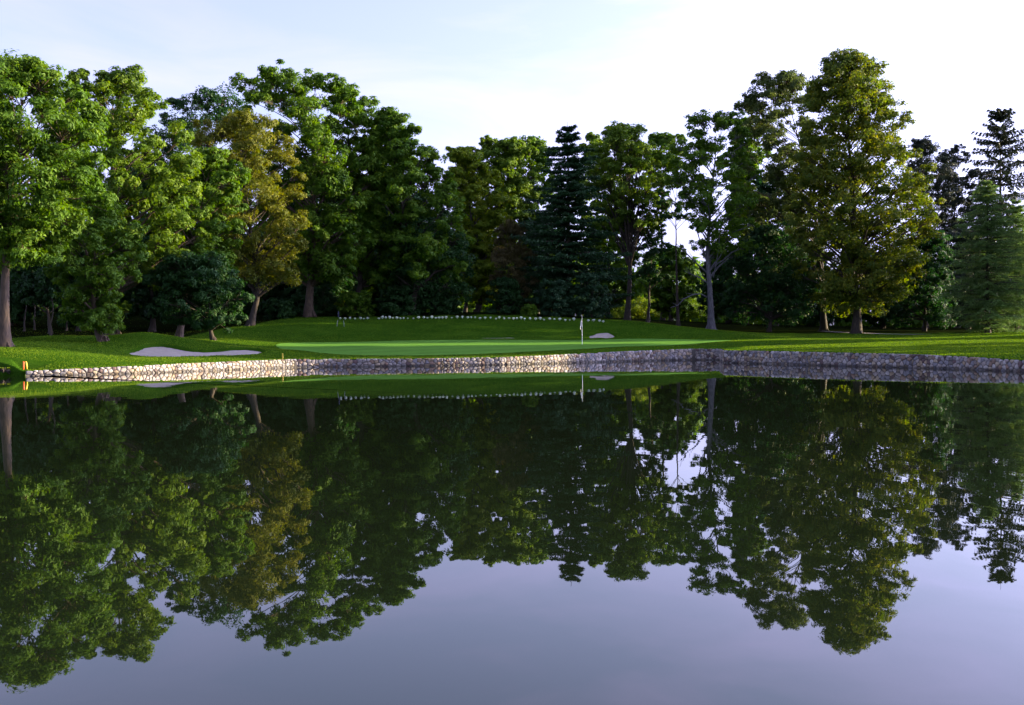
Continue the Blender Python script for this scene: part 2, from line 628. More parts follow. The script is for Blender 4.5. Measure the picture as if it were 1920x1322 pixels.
# sand
m, n, l, out = nodes_of('sand')
tc = n.new('ShaderNodeTexCoord')
nz = n.new('ShaderNodeTexNoise')
nz.inputs['Scale'].default_value = 2.2
nz.inputs['Detail'].default_value = 8
nz.inputs['Roughness'].default_value = 0.7
l.new(tc.outputs['Object'], nz.inputs['Vector'])
r = ramp(n, [(0.3, (0.25, 0.215, 0.185)), (0.7, (0.37, 0.32, 0.275))])
l.new(nz.outputs['Fac'], r.inputs['Fac'])
p = n.new('ShaderNodeBsdfPrincipled')
p.inputs['Roughness'].default_value = 0.95
l.new(r.outputs['Color'], p.inputs['Base Color'])
bp = n.new('ShaderNodeBump')
bp.inputs['Strength'].default_value = 0.8
bp.inputs['Distance'].default_value = 0.08
l.new(nz.outputs['Fac'], bp.inputs['Height'])
l.new(bp.outputs['Normal'], p.inputs['Normal'])
l.new(p.outputs[0], out.inputs['Surface'])
M_SAND = m
for B, lv, lb in zip(BUNKERS, BUNKER_LEVEL, ['pale sand bunker with a raised back face below the round grassy mound', 'small lens of pale sand behind the flagstick', 'thin sliver of sand along the back edge of the green']):
    V, Q = sheet_in(B, 0.25, -lv, base_h, grow=0.10)
    tag(put('sand_bunker', mesh_quads('sand_bunker', V, Q, True), M_SAND), lb, 'sand bunker', kind='structure')

# cart path by the trees on the right
PATH = [(1545, 615.5, 127), (1600, 618.5, 121.5), (1655, 624.5, 115), (1705, 629.5, 109.5), (1730, 631, 107)]
pp = np.array([at(*q)[:2] for q in PATH])
tt = np.linspace(0, len(pp) - 1, 40)
pc = np.column_stack([np.interp(tt, np.arange(len(pp)), pp[:, k]) for k in (0, 1)])
tg = np.gradient(pc, axis=0)
tg /= np.linalg.norm(tg, axis=1)[:, None]
nn = np.column_stack([-tg[:, 1], tg[:, 0]])
rows = []
for s in (-1.1, -.55, 0, .55, 1.1):
    q = pc + nn * s
    rows.append(np.column_stack([q, ground_h(q[:, 0], q[:, 1]) + 0.035]))
V = np.stack(rows, 1).reshape(-1, 3)
i = np.arange(39)[:, None] * 5
j = np.arange(4)[None, :]
Q = np.stack([i + j, i + j + 1, i + 6 + j, i + 5 + j], -1).reshape(-1, 4)
tag(put('cart_path', mesh_quads('cart_path', V, Q, True), plain_material('path_gravel', (0.06, 0.05, 0.046), 0.95, 0.25, 4)), 'narrow grey brown cart path by the trees on the right', 'path', kind='structure')

# water
m, n, l, out = nodes_of('pond_water')
tc = n.new('ShaderNodeTexCoord')
mp = n.new('ShaderNodeMapping')
mp.inputs['Scale'].default_value = (0.9, 0.45, 1)
n1 = n.new('ShaderNodeTexNoise')
n1.inputs['Scale'].default_value = 1.3
n1.inputs['Detail'].default_value = 3
l.new(tc.outputs['Object'], mp.inputs['Vector'])
l.new(mp.outputs['Vector'], n1.inputs['Vector'])
bp = n.new('ShaderNodeBump')
bp.inputs['Distance'].default_value = 0.0030
n2 = n.new('ShaderNodeTexNoise')
n2.inputs['Scale'].default_value = 0.07
n2.inputs['Detail'].default_value = 3
l.new(tc.outputs['Object'], n2.inputs['Vector'])
mr = n.new('ShaderNodeMapRange')
mr.inputs['From Min'].default_value = 0.38
mr.inputs['From Max'].default_value = 0.66
mr.inputs['To Min'].default_value = 0.35
l.new(n2.outputs['Fac'], mr.inputs['Value'])
l.new(mr.outputs['Result'], bp.inputs['Strength'])
l.new(n1.outputs['Fac'], bp.inputs['Height'])
p = n.new('ShaderNodeBsdfPrincipled')
p.inputs['Base Color'].default_value = (0.006, 0.010, 0.004, 1)
p.inputs['Roughness'].default_value = 0.008
p.inputs['IOR'].default_value = 1.42
l.new(bp.outputs['Normal'], p.inputs['Normal'])
l.new(p.outputs[0], out.inputs['Surface'])
wv = np.array([[x, y, 0] for x, y, _ in LOOP])
cen = np.array([[PC[0], PC[1], 0]])
# sheet a little larger than the shore so that it runs under the banks
wv[:, :2] = PC + (wv[:, :2] - PC) * 1.006
me = mesh_from('water', np.vstack([wv, cen]), [(k, len(wv), (k + 1) % len(wv)) for k in range(len(wv))])
me.polygons.foreach_set('use_smooth', np.ones(len(me.polygons), dtype=bool))
wo = put('water', me, m)
tag(wo, 'still dark pond mirroring the trees and the sky', 'water', kind='structure')

# grass blades on the mown bank and mounds


def build_grass():
    rng = np.random.default_rng(31)
    X, Y = [], []
    for y0, y1, dens in ((44, 58, 85), (58, 72, 85), (72, 90, 50), (90, 112, 36)):
        wx = y1 * 0.56
        n = int((y1 - y0) * 2 * wx * dens)
        x = rng.uniform(-wx, wx, n)
        y = rng.uniform(y0, y1, n)
        ok = np.abs(x) < y * 0.56
        X.append(x[ok])
        Y.append(y[ok])
    X, Y = np.concatenate(X), np.concatenate(Y)
    ok = seg_dist(X, Y, LOOP[:, :2]) < -0.05
    for B in BUNKERS:
        ok &= seg_dist(X, Y, B) < -0.02
    ok &= seg_dist(X, Y, GREEN) < 0
    ok &= rng.uniform(0, 1, len(X)) > litter_mask(X, Y) * 0.93
    X, Y = X[ok], Y[ok]
    n = len(X)
    dl = -seg_dist(X, Y, LOOP[:, :2])
    Z = ground_h(X, Y)
    # near the bank the sheet is blended down to the wall top
    near = dl < 1.7
    if near.any():
        best = np.full(near.sum(), 1e9)
        zt = np.zeros(near.sum())
        for a, b in zip(LOOP, np.roll(LOOP, -1, 0)):
            e = b[:2] - a[:2]
            t = np.clip(((X[near] - a[0]) * e[0] + (Y[near] - a[1]) * e[1]) / (e @ e), 0, 1)
            dd = np.hypot(X[near] - a[0] - t * e[0], Y[near] - a[1] - t * e[1])
            k = dd < best
            best[k] = dd[k]
            zt[k] = (a[2] + (b[2] - a[2]) * t)[k]
        bl = smooth01(dl[near] / 1.6)
        Z[near] = Z[near] * bl + zt * (1 - bl)
    h = rng.uniform(0.030, 0.065, n) * (1 + 0.5 * (dl < 0.35))
    w = rng.uniform(0.014, 0.030, n)
    a = rng.uniform(0, math.pi, n)
    S = np.column_stack([np.cos(a), np.sin(a), np.zeros(n)])
    P = np.column_stack([X, Y, Z - 0.01])
    tip = P + np.column_stack([rng.normal(0, .025, n), rng.normal(0, .025, n), h])
    V = np.stack([P - S * w[:, None], P + S * w[:, None], tip], 1).reshape(-1, 3).astype(np.float32)
    me = mesh_tris('grass', V, np.clip(rng.normal(.5, .2, n), 0, 1))
    tag(put('grass', me, leaf_material('grass_blade', (0.044, 0.10, 0.004), (0.088, 0.162, 0.007), (0.155, 0.228, 0.012), 0.4, rough=0.85, noise=0.25)), 'short grass blades of the mown bank and mounds', 'grass', kind='stuff')


build_grass()

# ------------------------------------------------------------------ stone retaining wall


def stone_material(name, c, var=0.25):
    m, n, l, out = nodes_of(name)
    tc = n.new('ShaderNodeTexCoord')
    geo = n.new('ShaderNodeNewGeometry')
    oi = n.new('ShaderNodeObjectInfo')
    nz = n.new('ShaderNodeTexNoise')
    nz.inputs['Scale'].default_value = 9
    nz.inputs['Detail'].default_value = 6
    l.new(geo.outputs['Position'], nz.inputs['Vector'])
    r = ramp(n, [(0.3, tuple(v * (1 - var) for v in c)), (0.7, tuple(v * (1 + var) for v in c))])
    l.new(nz.outputs['Fac'], r.inputs['Fac'])
    # per stone lightness
    isl = n.new('ShaderNodeMath')
    isl.operation = 'MULTIPLY_ADD'
    isl.inputs[1].default_value = 0.62
    isl.inputs[2].default_value = 0.26
    l.new(geo.outputs['Random Per Island'], isl.inputs[0])
    sc = n.new('ShaderNodeVectorMath')
    sc.operation = 'SCALE'
    l.new(r.outputs['Color'], sc.inputs[0])
    l.new(isl.outputs[0], sc.inputs['Scale'])
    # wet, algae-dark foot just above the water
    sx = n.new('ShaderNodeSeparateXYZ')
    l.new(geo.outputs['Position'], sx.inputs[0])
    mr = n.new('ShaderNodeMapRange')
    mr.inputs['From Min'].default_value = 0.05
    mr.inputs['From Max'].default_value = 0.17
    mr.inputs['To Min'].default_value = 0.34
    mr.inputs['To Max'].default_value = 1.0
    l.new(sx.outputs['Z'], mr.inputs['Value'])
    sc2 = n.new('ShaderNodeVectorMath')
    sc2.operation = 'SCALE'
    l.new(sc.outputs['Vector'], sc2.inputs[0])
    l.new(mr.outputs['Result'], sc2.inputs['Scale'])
    p = n.new('ShaderNodeBsdfPrincipled')
    p.inputs['Roughness'].default_value = 0.7
    l.new(sc2.outputs['Vector'], p.inputs['Base Color'])
    bp = n.new('ShaderNodeBump')
    bp.inputs['Strength'].default_value = 0.5
    bp.inputs['Distance'].default_value = 0.02
    l.new(nz.outputs['Fac'], bp.inputs['Height'])
    l.new(bp.outputs['Normal'], p.inputs['Normal'])
    l.new(p.outputs[0], out.inputs['Surface'])
    return m


STONE_COLS = [(0.36, 0.36, 0.40), (0.44, 0.41, 0.42), (0.28, 0.29, 0.36), (0.50, 0.44, 0.36), (0.33, 0.24, 0.20), (0.52, 0.52, 0.56), (0.16, 0.11, 0.12), (0.40, 0.33, 0.24)]
STONE_W = np.array([0.20, 0.18, 0.16, 0.13, 0.08, 0.12, 0.06, 0.07])
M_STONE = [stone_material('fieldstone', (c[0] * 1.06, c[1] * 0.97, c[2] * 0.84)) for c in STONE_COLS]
M_MORTAR = plain_material('mortar', (0.055, 0.048, 0.042), 0.95, 0.3, 5)


def clip_poly(P, a, b):
    """Keep the part of polygon P nearer to a than to b."""
    nrm = b - a
    c = nrm @ (a + b) / 2
    res = []
    for p0, p1 in zip(P, P[1:] + P[:1]):
        d0, d1 = nrm @ p0 - c, nrm @ p1 - c
        if d0 <= 0:
            res.append(p0)
        if (d0 < 0) != (d1 < 0) and abs(d0 - d1) > 1e-12:
            res.append(p0 + (p1 - p0) * d0 / (d0 - d1))
    return res


def build_wall():
    rng = np.random.default_rng(11)
    root = put('stone_wall', None, loc=(0, 0, 0))
    tag(root, 'low fieldstone retaining wall curving along the pond edge', 'wall')
    # resample line with arc length; two runs because of the jog
    L = WALL
    runs = [L[:15], L[14:16], L[15:]]
    stones = []
    core = Mesh()
    for ri, run in enumerate(runs):
        d = np.linalg.norm(np.diff(run[:, :2], axis=0), axis=1)
        S = np.concatenate([[0], np.cumsum(d)])
        tot = S[-1]

        def pos(s, z, off):
            s = np.clip(s, 0, tot)
            x = np.interp(s, S, run[:, 0])
            y = np.interp(s, S, run[:, 1])
            e = 0.4
            tx = np.interp(min(s + e, tot), S, run[:, 0]) - np.interp(max(s - e, 0), S, run[:, 0])
            ty = np.interp(min(s + e, tot), S, run[:, 1]) - np.interp(max(s - e, 0), S, run[:, 1])
            q = math.hypot(tx, ty)
            nx, ny = ty / q, -tx / q        # towards the water
            return np.array([x + nx * off, y + ny * off, z])

        def topz(s):
            return np.interp(s, S, run[:, 2])
        # core body
        ss = np.arange(0, tot + .01, 0.5)
        if ss[-1] < tot:
            ss = np.append(ss, tot)
        ring = []
        for s in ss:
            t = topz(s) - 0.05
            ring.append([pos(s, -0.7, 0.05), pos(s, t, 0.03), pos(s, t, -0.30), pos(s, -0.7, -0.30)])
        V = np.array(ring).reshape(-1, 3)
        i = np.arange(len(ss) - 1)[:, None] * 4
        j = np.arange(4)[None, :]
        Qc = np.stack([i + j, i + (j + 1) % 4, i + 4 + (j + 1) % 4, i + 4 + j], -1).reshape(-1, 4)
        core.add(V, np.vstack([Qc, [[0, 1, 2, 3]], [[len(V) - 1, len(V) - 2, len(V) - 3, len(V) - 4]]]))
        # stones: jittered rows, each cell cut against its neighbours
        seeds = []
        z0 = -0.28
        hrow = 0.175
        rows = 9
        for rw in range(rows):
            s = rng.uniform(0, .2) + (rw % 2) * 0.15
            while s < tot - 0.05:
                big = rng.choice([rng.uniform(0.13, 0.26), rng.uniform(0.26, 0.52)])
                s += big / 2
                seeds.append((s + rng.uniform(-.05, .05), z0 + (rw + .5) * hrow + rng.uniform(-.09, .09)))
                s += big / 2
        seeds = np.array(seeds)
        seeds = seeds[seeds[:, 0] < tot - 0.04]
        for a in seeds:
            t = topz(a[0])
            if a[1] > t + 0.06 or a[1] < -0.2:
                continue
            P = [np.array(v) for v in [(max(a[0] - .6, 0.0), -0.35), (min(a[0] + .6, tot), -0.35), (min(a[0] + .6, tot), t), (max(a[0] - .6, 0.0), t)]]
            nb = seeds[(np.abs(seeds[:, 0] - a[0]) < 1.0) & (np.abs(seeds[:, 1] - a[1]) < 0.8)]
            for b in nb:
                if b is a or (b == a).all():
                    continue
                P = clip_poly(P, a, b)
                if len(P) < 3:
                    break
            if len(P) < 3:
                continue
            P = np.array(P)
            # drop tiny edges
            keep = np.linalg.norm(P - np.roll(P, 1, 0), axis=1) > 0.035
            P = P[keep]
            if len(P) < 3:
                continue
            c = P.mean(0)
            w = np.ptp(P[:, 0])
            h = np.ptp(P[:, 1])
            if w < 0.08 or h < 0.06 or P[:, 1].max() < 0.02:
                continue
            # cut the corners so that the stone is round-shouldered
            Pn = np.roll(P, -1, 0)
            Pr = np.stack([P * .82 + Pn * .18, P * .18 + Pn * .82], 1).reshape(-1, 2)
            Pr = c + (Pr - c) * rng.uniform(0.89, 0.95)
            b = rng.uniform(0.022, 0.06)
            k = len(Pr)
            rings = []
            for sc, dz in ((1.0, -0.10), (1.0, 0.035), (0.80, 0.035 + b * .75), (0.42, 0.035 + b)):
                tilt = rng.uniform(-.02, .02, 2) if sc < .9 else (0, 0)
                rings.append([pos(*(c + (q - c) * sc), dz + (q - c) @ np.array(tilt) * 2 + 0.0) for q in Pr])
            V = np.array(rings).reshape(-1, 3)
            Fc = []
            for rr in range(3):
                for q in range(k):
                    q2 = (q + 1) % k
                    Fc.append((rr * k + q, rr * k + q2, (rr + 1) * k + q2, (rr + 1) * k + q))
            Fc.append(tuple(3 * k + q for q in range(k)))
            cen = V.mean(0)
            dist = math.hypot(cen[0], cen[1])
            vis = abs(cen[0] / cen[1] * F_PX) < 960
            face = abs(np.dot([pos(c[0], 0, 1)[0] - pos(c[0], 0, 0)[0], pos(c[0], 0, 1)[1] - pos(c[0], 0, 0)[1]], [-cen[0] / dist, -cen[1] / dist]))
            size = w * (h - max(0, -P[:, 1].min())) * face / dist ** 2 * (1 if vis else 0.001)
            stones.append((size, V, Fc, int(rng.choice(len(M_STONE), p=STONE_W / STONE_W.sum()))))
    c = put('wall_core', core.build('wall_core', False), M_MORTAR, root)
    stones.sort(key=lambda t: -t[0])
    for size, V, Fc, mi in stones[:300]:
        c = V.mean(0)
        me = mesh_from('stone', V - c, Fc)
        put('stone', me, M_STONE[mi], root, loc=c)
    AV, AF, MI, n0 = [], [], [], 0
    for size, V, Fc, mi in stones[300:]:
        AV.append(V)
        AF += [tuple(q + n0 for q in f) for f in Fc]
        MI += [mi] * len(Fc)
        n0 += len(V)
    me = mesh_from('small_stones', np.concatenate(AV), AF)
    me.polygons.foreach_set('material_index', np.array(MI, dtype=np.int32))
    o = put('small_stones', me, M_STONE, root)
    o['kind'] = 'stuff'
    print('stones', len(stones))


build_wall()

# ------------------------------------------------------------------ trees
rng0 = np.random.default_rng(5)


def unit(v):
    return v / (np.linalg.norm(v, axis=-1, keepdims=True) + 1e-9)


def leaf_mesh(name, C, Nrm, Ax, L, Wd, tint):
    """Small pointed leaf triangles."""
    Ax = unit(Ax - Nrm * np.sum(Ax * Nrm, -1, keepdims=True))
    S = np.cross(Ax, Nrm)
    L = L[:, None]
    Wd = Wd[:, None]
    v0 = C - Ax * L * 0.5 - S * Wd * 0.5
    v1 = C - Ax * L * 0.42 + S * Wd * 0.5 + Nrm * Wd * 0.12
    v2 = C + Ax * L * 0.6
    V = np.stack([v0, v1, v2], 1).reshape(-1, 3)
    return mesh_tris(name, V, tint)


def outline(base, d, rows):
    """Rows (photo row, left, right) -> arrays of height, half width, axis offset in metres above/beside the base."""
    z, w, ax = [], [], []
    for py, a, b in rows:
        p0, p1 = at(a, py, d), at(b, py, d)
        z.append((p0[2] + p1[2]) / 2 - base[2])
        w.append((p1[0] - p0[0]) / 2)
        ax.append((p0[0] + p1[0]) / 2 - base[0])
    o = np.argsort(z)
    return np.array(z)[o], np.array(w)[o], np.array(ax)[o]


def broadleaf(seed, rows, base_px, d, trunk_r, mats, n_lobes=26, lobe=0.30, clumps=13, leaves=90, leaf=0.30, ratio=0.62, clump_r=0.36, droop=0.25,
              fork=None, trunk_px=None, flat=0.8, depth=0.95, hollow=0.0, name='tree', label='', cat='tree', group=None, under=0.35, low=0.06, spread=1.0, twig=True, limb_min=0.12):
    rng = np.random.default_rng(seed)
    bx = at(base_px[0], 640, d)
    base = np.array([bx[0], bx[1], gz(bx[0], bx[1]) - 0.05])
    Z, Wd, AX = outline(base, d, rows)
    zb, zt = Z[0], Z[-1]
    H = zt
    wmax = Wd.max()
    n_lobes = int(n_lobes * 1.55)
    clumps = int(clumps * 1.25)
    leaves = int(leaves * 0.74)
    leaf *= 0.88
    clump_r *= 1.08
    # lobes
    lobes = []
    zs = np.linspace(zb, zt, 200)
    dens = np.interp(zs, Z, Wd) + 0.25 * wmax
    cdf = np.cumsum(dens)
    cdf /= cdf[-1]
    for i in range(n_lobes):
        u = (i + rng.uniform(0.1, 0.9)) / n_lobes
        z = np.interp(u, cdf, zs)
        R = lobe * wmax * rng.uniform(0.72, 1.22)
        z = min(z, zt - R * 0.72)
        z = max(z, zb + R * 0.5)
        w = max(np.interp(z, Z, Wd), R)
        a = i * 2.39996 + rng.uniform(-.5, .5)
        q = max(math.sqrt(rng.uniform(max(0.04, hollow * .5), 1.0)) * (w - R * 0.85), 0)
        lobes.append((np.array([np.interp(z, Z, AX) + math.cos(a) * q, math.sin(a) * q * depth, z]), R))
    # lobes that carry the left and right outline
    for k in np.linspace(0.12, 0.93, max(4, n_lobes // 5)):
        z = zb + (zt - zb) * (k + rng.uniform(-.04, .04))
        w = np.interp(z, Z, Wd)
        for s in (-1, 1):
            R = lobe * wmax * rng.uniform(0.55, 0.9)
            if w - R * .85 < 0.2:
                continue
            lobes.append((np.array([np.interp(z, Z, AX) + s * (w - R * .85), rng.uniform(-.35, .35) * w, z]), R))
    Rt = lobe * wmax * 0.75
    lobes.append((np.array([AX[-1], 0, zt - Rt * 0.75]), Rt))
    # trunk
    tr = Mesh()
    top_z = zt * 0.86
    nz_ = 14
    if trunk_px:
        pts = [at(px, py, d) - base for px, py in trunk_px]
        tz = np.array([p_[2] for p_ in pts])
        tx = np.array([p_[0] for p_ in pts])
        zz = np.linspace(-0.15, min(top_z, tz[-1]), nz_)
        xx = np.interp(zz, tz, tx)
    else:
        zz = np.linspace(-0.15, top_z, nz_)
        xx = np.interp(zz, [0, zb, zt], [0, AX[0] * .6, AX[-1]])
    wob = np.cumsum(rng.normal(0, 0.05, (nz_, 2)), 0)
    wob[0] = 0
    if trunk_px:
        wob *= 0.5
    TP = np.column_stack([xx + wob[:, 0], wob[:, 1], zz])
    fr = np.clip(zz / top_z, 0, 1)
    TR = trunk_r * (1 - 0.9 * fr ** 0.85) + trunk_r * 0.55 * np.exp(-np.maximum(zz, 0) / (trunk_r * 2.2))
    TR = np.maximum(TR, 0.03)
    tr.tube(TP, TR, 12)
    # root flare buttresses
    for a in np.arange(5) * 1.2566 + rng.uniform(0, 1):
        dr = np.array([math.cos(a), math.sin(a), 0])
        tr.tube([np.array([0, 0, trunk_r * 1.8]) + dr * trunk_r * .7, dr * trunk_r * 1.45 + [0, 0, .22 * trunk_r], dr * trunk_r * 2.5 + [0, 0, -.12]], [trunk_r * .3, trunk_r * .3, trunk_r * .12], 6)

    def trunk_at(z):
        return np.array([np.interp(z, zz, TP[:, 0]), np.interp(z, zz, TP[:, 1]), z]), float(np.interp(z, zz, TR))
    C, NR, AXS, TI = [], [], [], []
    for c, R in lobes:
        rad = math.hypot(c[0] - np.interp(c[2], zz, TP[:, 0]), c[1])
        if fork:
            f0, f1 = fork
            zs_ = rng.uniform(f0, f1) * H
        else:
            zs_ = max(c[2] - rad * rng.uniform(0.35, 0.8) - 0.04 * H, max(zb * 0.75, limb_min * H))
        zs_ = min(zs_, top_z * 0.97)
        p0, r0 = trunk_at(zs_)
        mid = p0 * 0.5 + c * 0.5 + np.array([0, 0, (0.10 if not fork else -0.06) * rad]) + rng.normal(0, .06, 3) * rad
        tt = np.linspace(0, 1, 6)[:, None]
        B = (1 - tt) ** 2 * p0 + 2 * tt * (1 - tt) * mid + tt ** 2 * c
        B[1:-1] += rng.normal(0, 0.03, (4, 3)) * max(rad, 1) * 0.5
        rr = np.linspace(min(r0 * 0.55, 0.05 + 0.035 * max(rad, R * 2)), 0.025, 6)
        tr.tube(B, rr, 6)
        K = max(4, int(clumps * (R / (lobe * wmax)) ** 1.5 + .5))
        dv = unit(rng.normal(0, 1, (K * 3, 3)))
        ok = (dv[:, 2] > -under) | (rng.uniform(0, 1, len(dv)) < 0.25)
        dv = dv[ok][:K]
        cr = rng.uniform(0.12, 1.0, (len(dv), 1)) ** 0.6
        cc = c + dv * cr * R * np.array([spread, spread, flat])
        rcl = clump_r * R * rng.uniform(0.7, 1.3, len(dv))
        if twig:
            for q in range(len(cc)):
                tr.tube(np.array([c * .85 + p0 * .15, cc[q]]), [0.03, 0.012], 3)
        for q in range(len(cc)):
            nl = int(leaves * rng.uniform(0.7, 1.3))
            ld = unit(rng.normal(0, 1, (nl, 3)) + np.array([0, 0, 0.25]) + dv[q] * 0.35)
            rr_ = rng.uniform(0.15, 1.0, (nl, 1)) ** 0.55
            pos = cc[q] + ld * rr_ * rcl[q] * np.array([1.1, 1.1, 0.75])
            nrm = unit(ld * 0.7 + dv[q] * 0.4 + np.array([0, 0, 0.45]) + rng.normal(0, 0.45, (nl, 3)))
            ax = unit(ld + rng.normal(0, 0.7, (nl, 3)) + np.array([0, 0, -droop]))
            C.append(pos)
            NR.append(nrm)
            AXS.append(ax)
            TI.append(np.clip(rng.normal(0.5, 0.2, nl) + rng.normal(0, 0.13), 0, 1))
    C = np.concatenate(C)
    ok = C[:, 2] > low * H
    NR, AXS, TI, C = np.concatenate(NR)[ok], np.concatenate(AXS)[ok], np.concatenate(TI)[ok], C[ok]
    Ln = leaf * rng.uniform(0.65, 1.25, len(C))
    root = put(name, None, loc=base)
    tag(root, label, cat, group)
    put('trunk', tr.build('trunk'), mats[1], root)
    put('crown', leaf_mesh('crown', C, NR, AXS, Ln, Ln * ratio, TI), mats[0], root)
    return root, base, H


def conifer(seed, apex_py, base_px, d, hw, mats, trunk_r=0.3, whorls=30, per=6, rise=0.1, sag=0.35, tip=0.2, clear=0.06, tuft=0.34, ratio=0.3, stations=11, side=0.34, hang=0.3,
            tufts=3, jit=0.15, name='spruce_tree', label='', group=None, gap=0.0, lean_px=0, top_open=1.0):
    """hw: rows (photo row, half width in photo pixels)."""
    rng = np.random.default_rng(seed)
    tufts = int(tufts * 1.6)
    tuft *= 0.9
    bx = at(base_px, 640, d)
    base = np.array([bx[0], bx[1], gz(bx[0], bx[1]) - 0.05])
    ap = at(base_px + lean_px, apex_py, d) - base
    H = ap[2]
    Z = np.array([0.0 + (at(base_px, py, d)[2] - base[2]) for py, _ in hw] + [H])
    Wd = np.array([w * d / F_PX for _, w in hw] + [0.12])
    o = np.argsort(Z)
    Z, Wd = Z[o], Wd[o]
    tr = Mesh()
    zz = np.linspace(-0.15, H * 0.995, 12)
    wob = np.cumsum(rng.normal(0, .02, (12, 2)), 0)
    wob[0] = 0
    TP = np.column_stack([zz / H * ap[0] + wob[:, 0], wob[:, 1], zz])
    TR = np.maximum(trunk_r * (1 - zz / H), 0.018) + trunk_r * .5 * np.exp(-np.maximum(zz, 0) / .6)
    tr.tube(TP, TR, 10)
    C, NR, AXS, TI = [], [], [], []
    for w in range(whorls):
        f = clear + (0.985 - clear) * (w + rng.uniform(-.3, .3)) / whorls
        z0 = f * H
        L0 = np.interp(z0, Z, Wd)
        for b in range(per):
            if rng.uniform() < gap:
                continue
            a = b * 2 * math.pi / per + w * 1.1 + rng.uniform(-.3, .3)
            L = max(L0 * rng.uniform(1 - jit * 2, 1 + jit), 0.12)
            s = np.linspace(0, 1, 6)
            dirh = np.array([math.cos(a), math.sin(a), 0])
            r_ = rise * (1 + 1.5 * max(0, f - .75) / .25)
            zc = L * (r_ * s - sag * s ** 2 + tip * s ** 3)
            o0 = np.array([np.interp(z0, zz, TP[:, 0]), np.interp(z0, zz, TP[:, 1]), z0 + rng.uniform(-.45, .45) * (1.15 - f)])
            B = o0 + dirh * (L * s)[:, None] + np.array([0, 0, 1]) * zc[:, None]
            tr.tube(B, np.linspace(min(.02 + .012 * L, .09), .008, 6), 4)
            nst = max(3, int(stations * (0.35 + 0.65 * L / Wd.max())))
            ss = np.linspace(0.10 if f < .8 else 0.02, 1.0, nst)
            perp = np.array([-dirh[1], dirh[0], 0])
            for q in ss:
                pt = np.array([np.interp(q, s, B[:, k]) for k in range(3)])
                ls = L * side * (1 - 0.72 * q) * rng.uniform(.6, 1.2) + 0.12
                for sg in (-1, 1):
                    u = rng.uniform(0.1, 1.0, tufts)[:, None]
                    pos = pt + (perp * sg * 0.85 + dirh * 0.55) * ls * u + np.array([0, 0, -hang]) * ls * u ** 1.4 + rng.normal(0, .05, (tufts, 3))
                    C.append(pos)
                    axv = unit(perp * sg * .7 + dirh * .7 + np.array([0, 0, -hang * .8]) + rng.normal(0, .35, (tufts, 3)))
                    AXS.append(axv)
                    NR.append(unit(np.array([0, 0, 1.0]) + rng.normal(0, .55, (tufts, 3))))
                    TI.append(np.clip(rng.normal(.5, .22, tufts) + (q - .5) * .2, 0, 1))
    C, NR, AXS, TI = map(np.concatenate, (C, NR, AXS, TI))
    Ln = tuft * rng.uniform(.7, 1.3, len(C))
    root = put(name, None, loc=base)
    tag(root, label, 'tree', group)
    put('trunk', tr.build('trunk'), mats[1], root)
    put('crown', leaf_mesh('crown', C, NR, AXS, Ln, Ln * ratio, TI), mats[0], root)
    return root, base, H


B_OAK = bark_material('oak_bark', (0.030, 0.021, 0.014), (0.095, 0.062, 0.038))
B_DARK = bark_material('dark_bark', (0.018, 0.014, 0.010), (0.055, 0.040, 0.028))
B_GREY = bark_material('grey_bark', (0.045, 0.045, 0.05), (0.12, 0.115, 0.125))
L_OAK = leaf_material('oak_leaf', (0.03, 0.085, 0.006), (0.064, 0.14, 0.008), (0.135, 0.215, 0.012))
L_OAK2 = leaf_material('oak_leaf_pale', (0.044, 0.104, 0.008), (0.088, 0.162, 0.011), (0.165, 0.235, 0.018))
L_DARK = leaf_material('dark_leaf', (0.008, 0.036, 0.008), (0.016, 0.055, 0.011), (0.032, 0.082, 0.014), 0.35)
L_GOLD = leaf_material('turning_leaf', (0.055, 0.086, 0.008), (0.11, 0.132, 0.012), (0.19, 0.175, 0.018))
L_YEL = leaf_material('yellow_green_leaf', (0.068, 0.13, 0.006), (0.122, 0.192, 0.008), (0.235, 0.262, 0.01))
L_LIND = leaf_material('linden_leaf', (0.044, 0.084, 0.011), (0.09, 0.136, 0.014), (0.22, 0.215, 0.018), 0.45)
L_LINDG = leaf_material('grey_green_leaf', (0.04, 0.072, 0.02), (0.068, 0.1, 0.024), (0.11, 0.135, 0.028), 0.42)
L_SPR = leaf_material('spruce_needle', (0.009, 0.034, 0.013), (0.017, 0.052, 0.019), (0.034, 0.076, 0.026), 0.18)
L_SPRD = leaf_material('dark_needle', (0.012, 0.022, 0.012), (0.022, 0.034, 0.018), (0.040, 0.046, 0.022), 0.18)
L_LARCH = leaf_material('larch_needle', (0.065, 0.135, 0.04), (0.105, 0.185, 0.056), (0.16, 0.24, 0.072), 0.4)
L_WEEP = leaf_material('brownish_leaf', (0.050, 0.048, 0.018), (0.080, 0.070, 0.024), (0.11, 0.09, 0.03), 0.4)

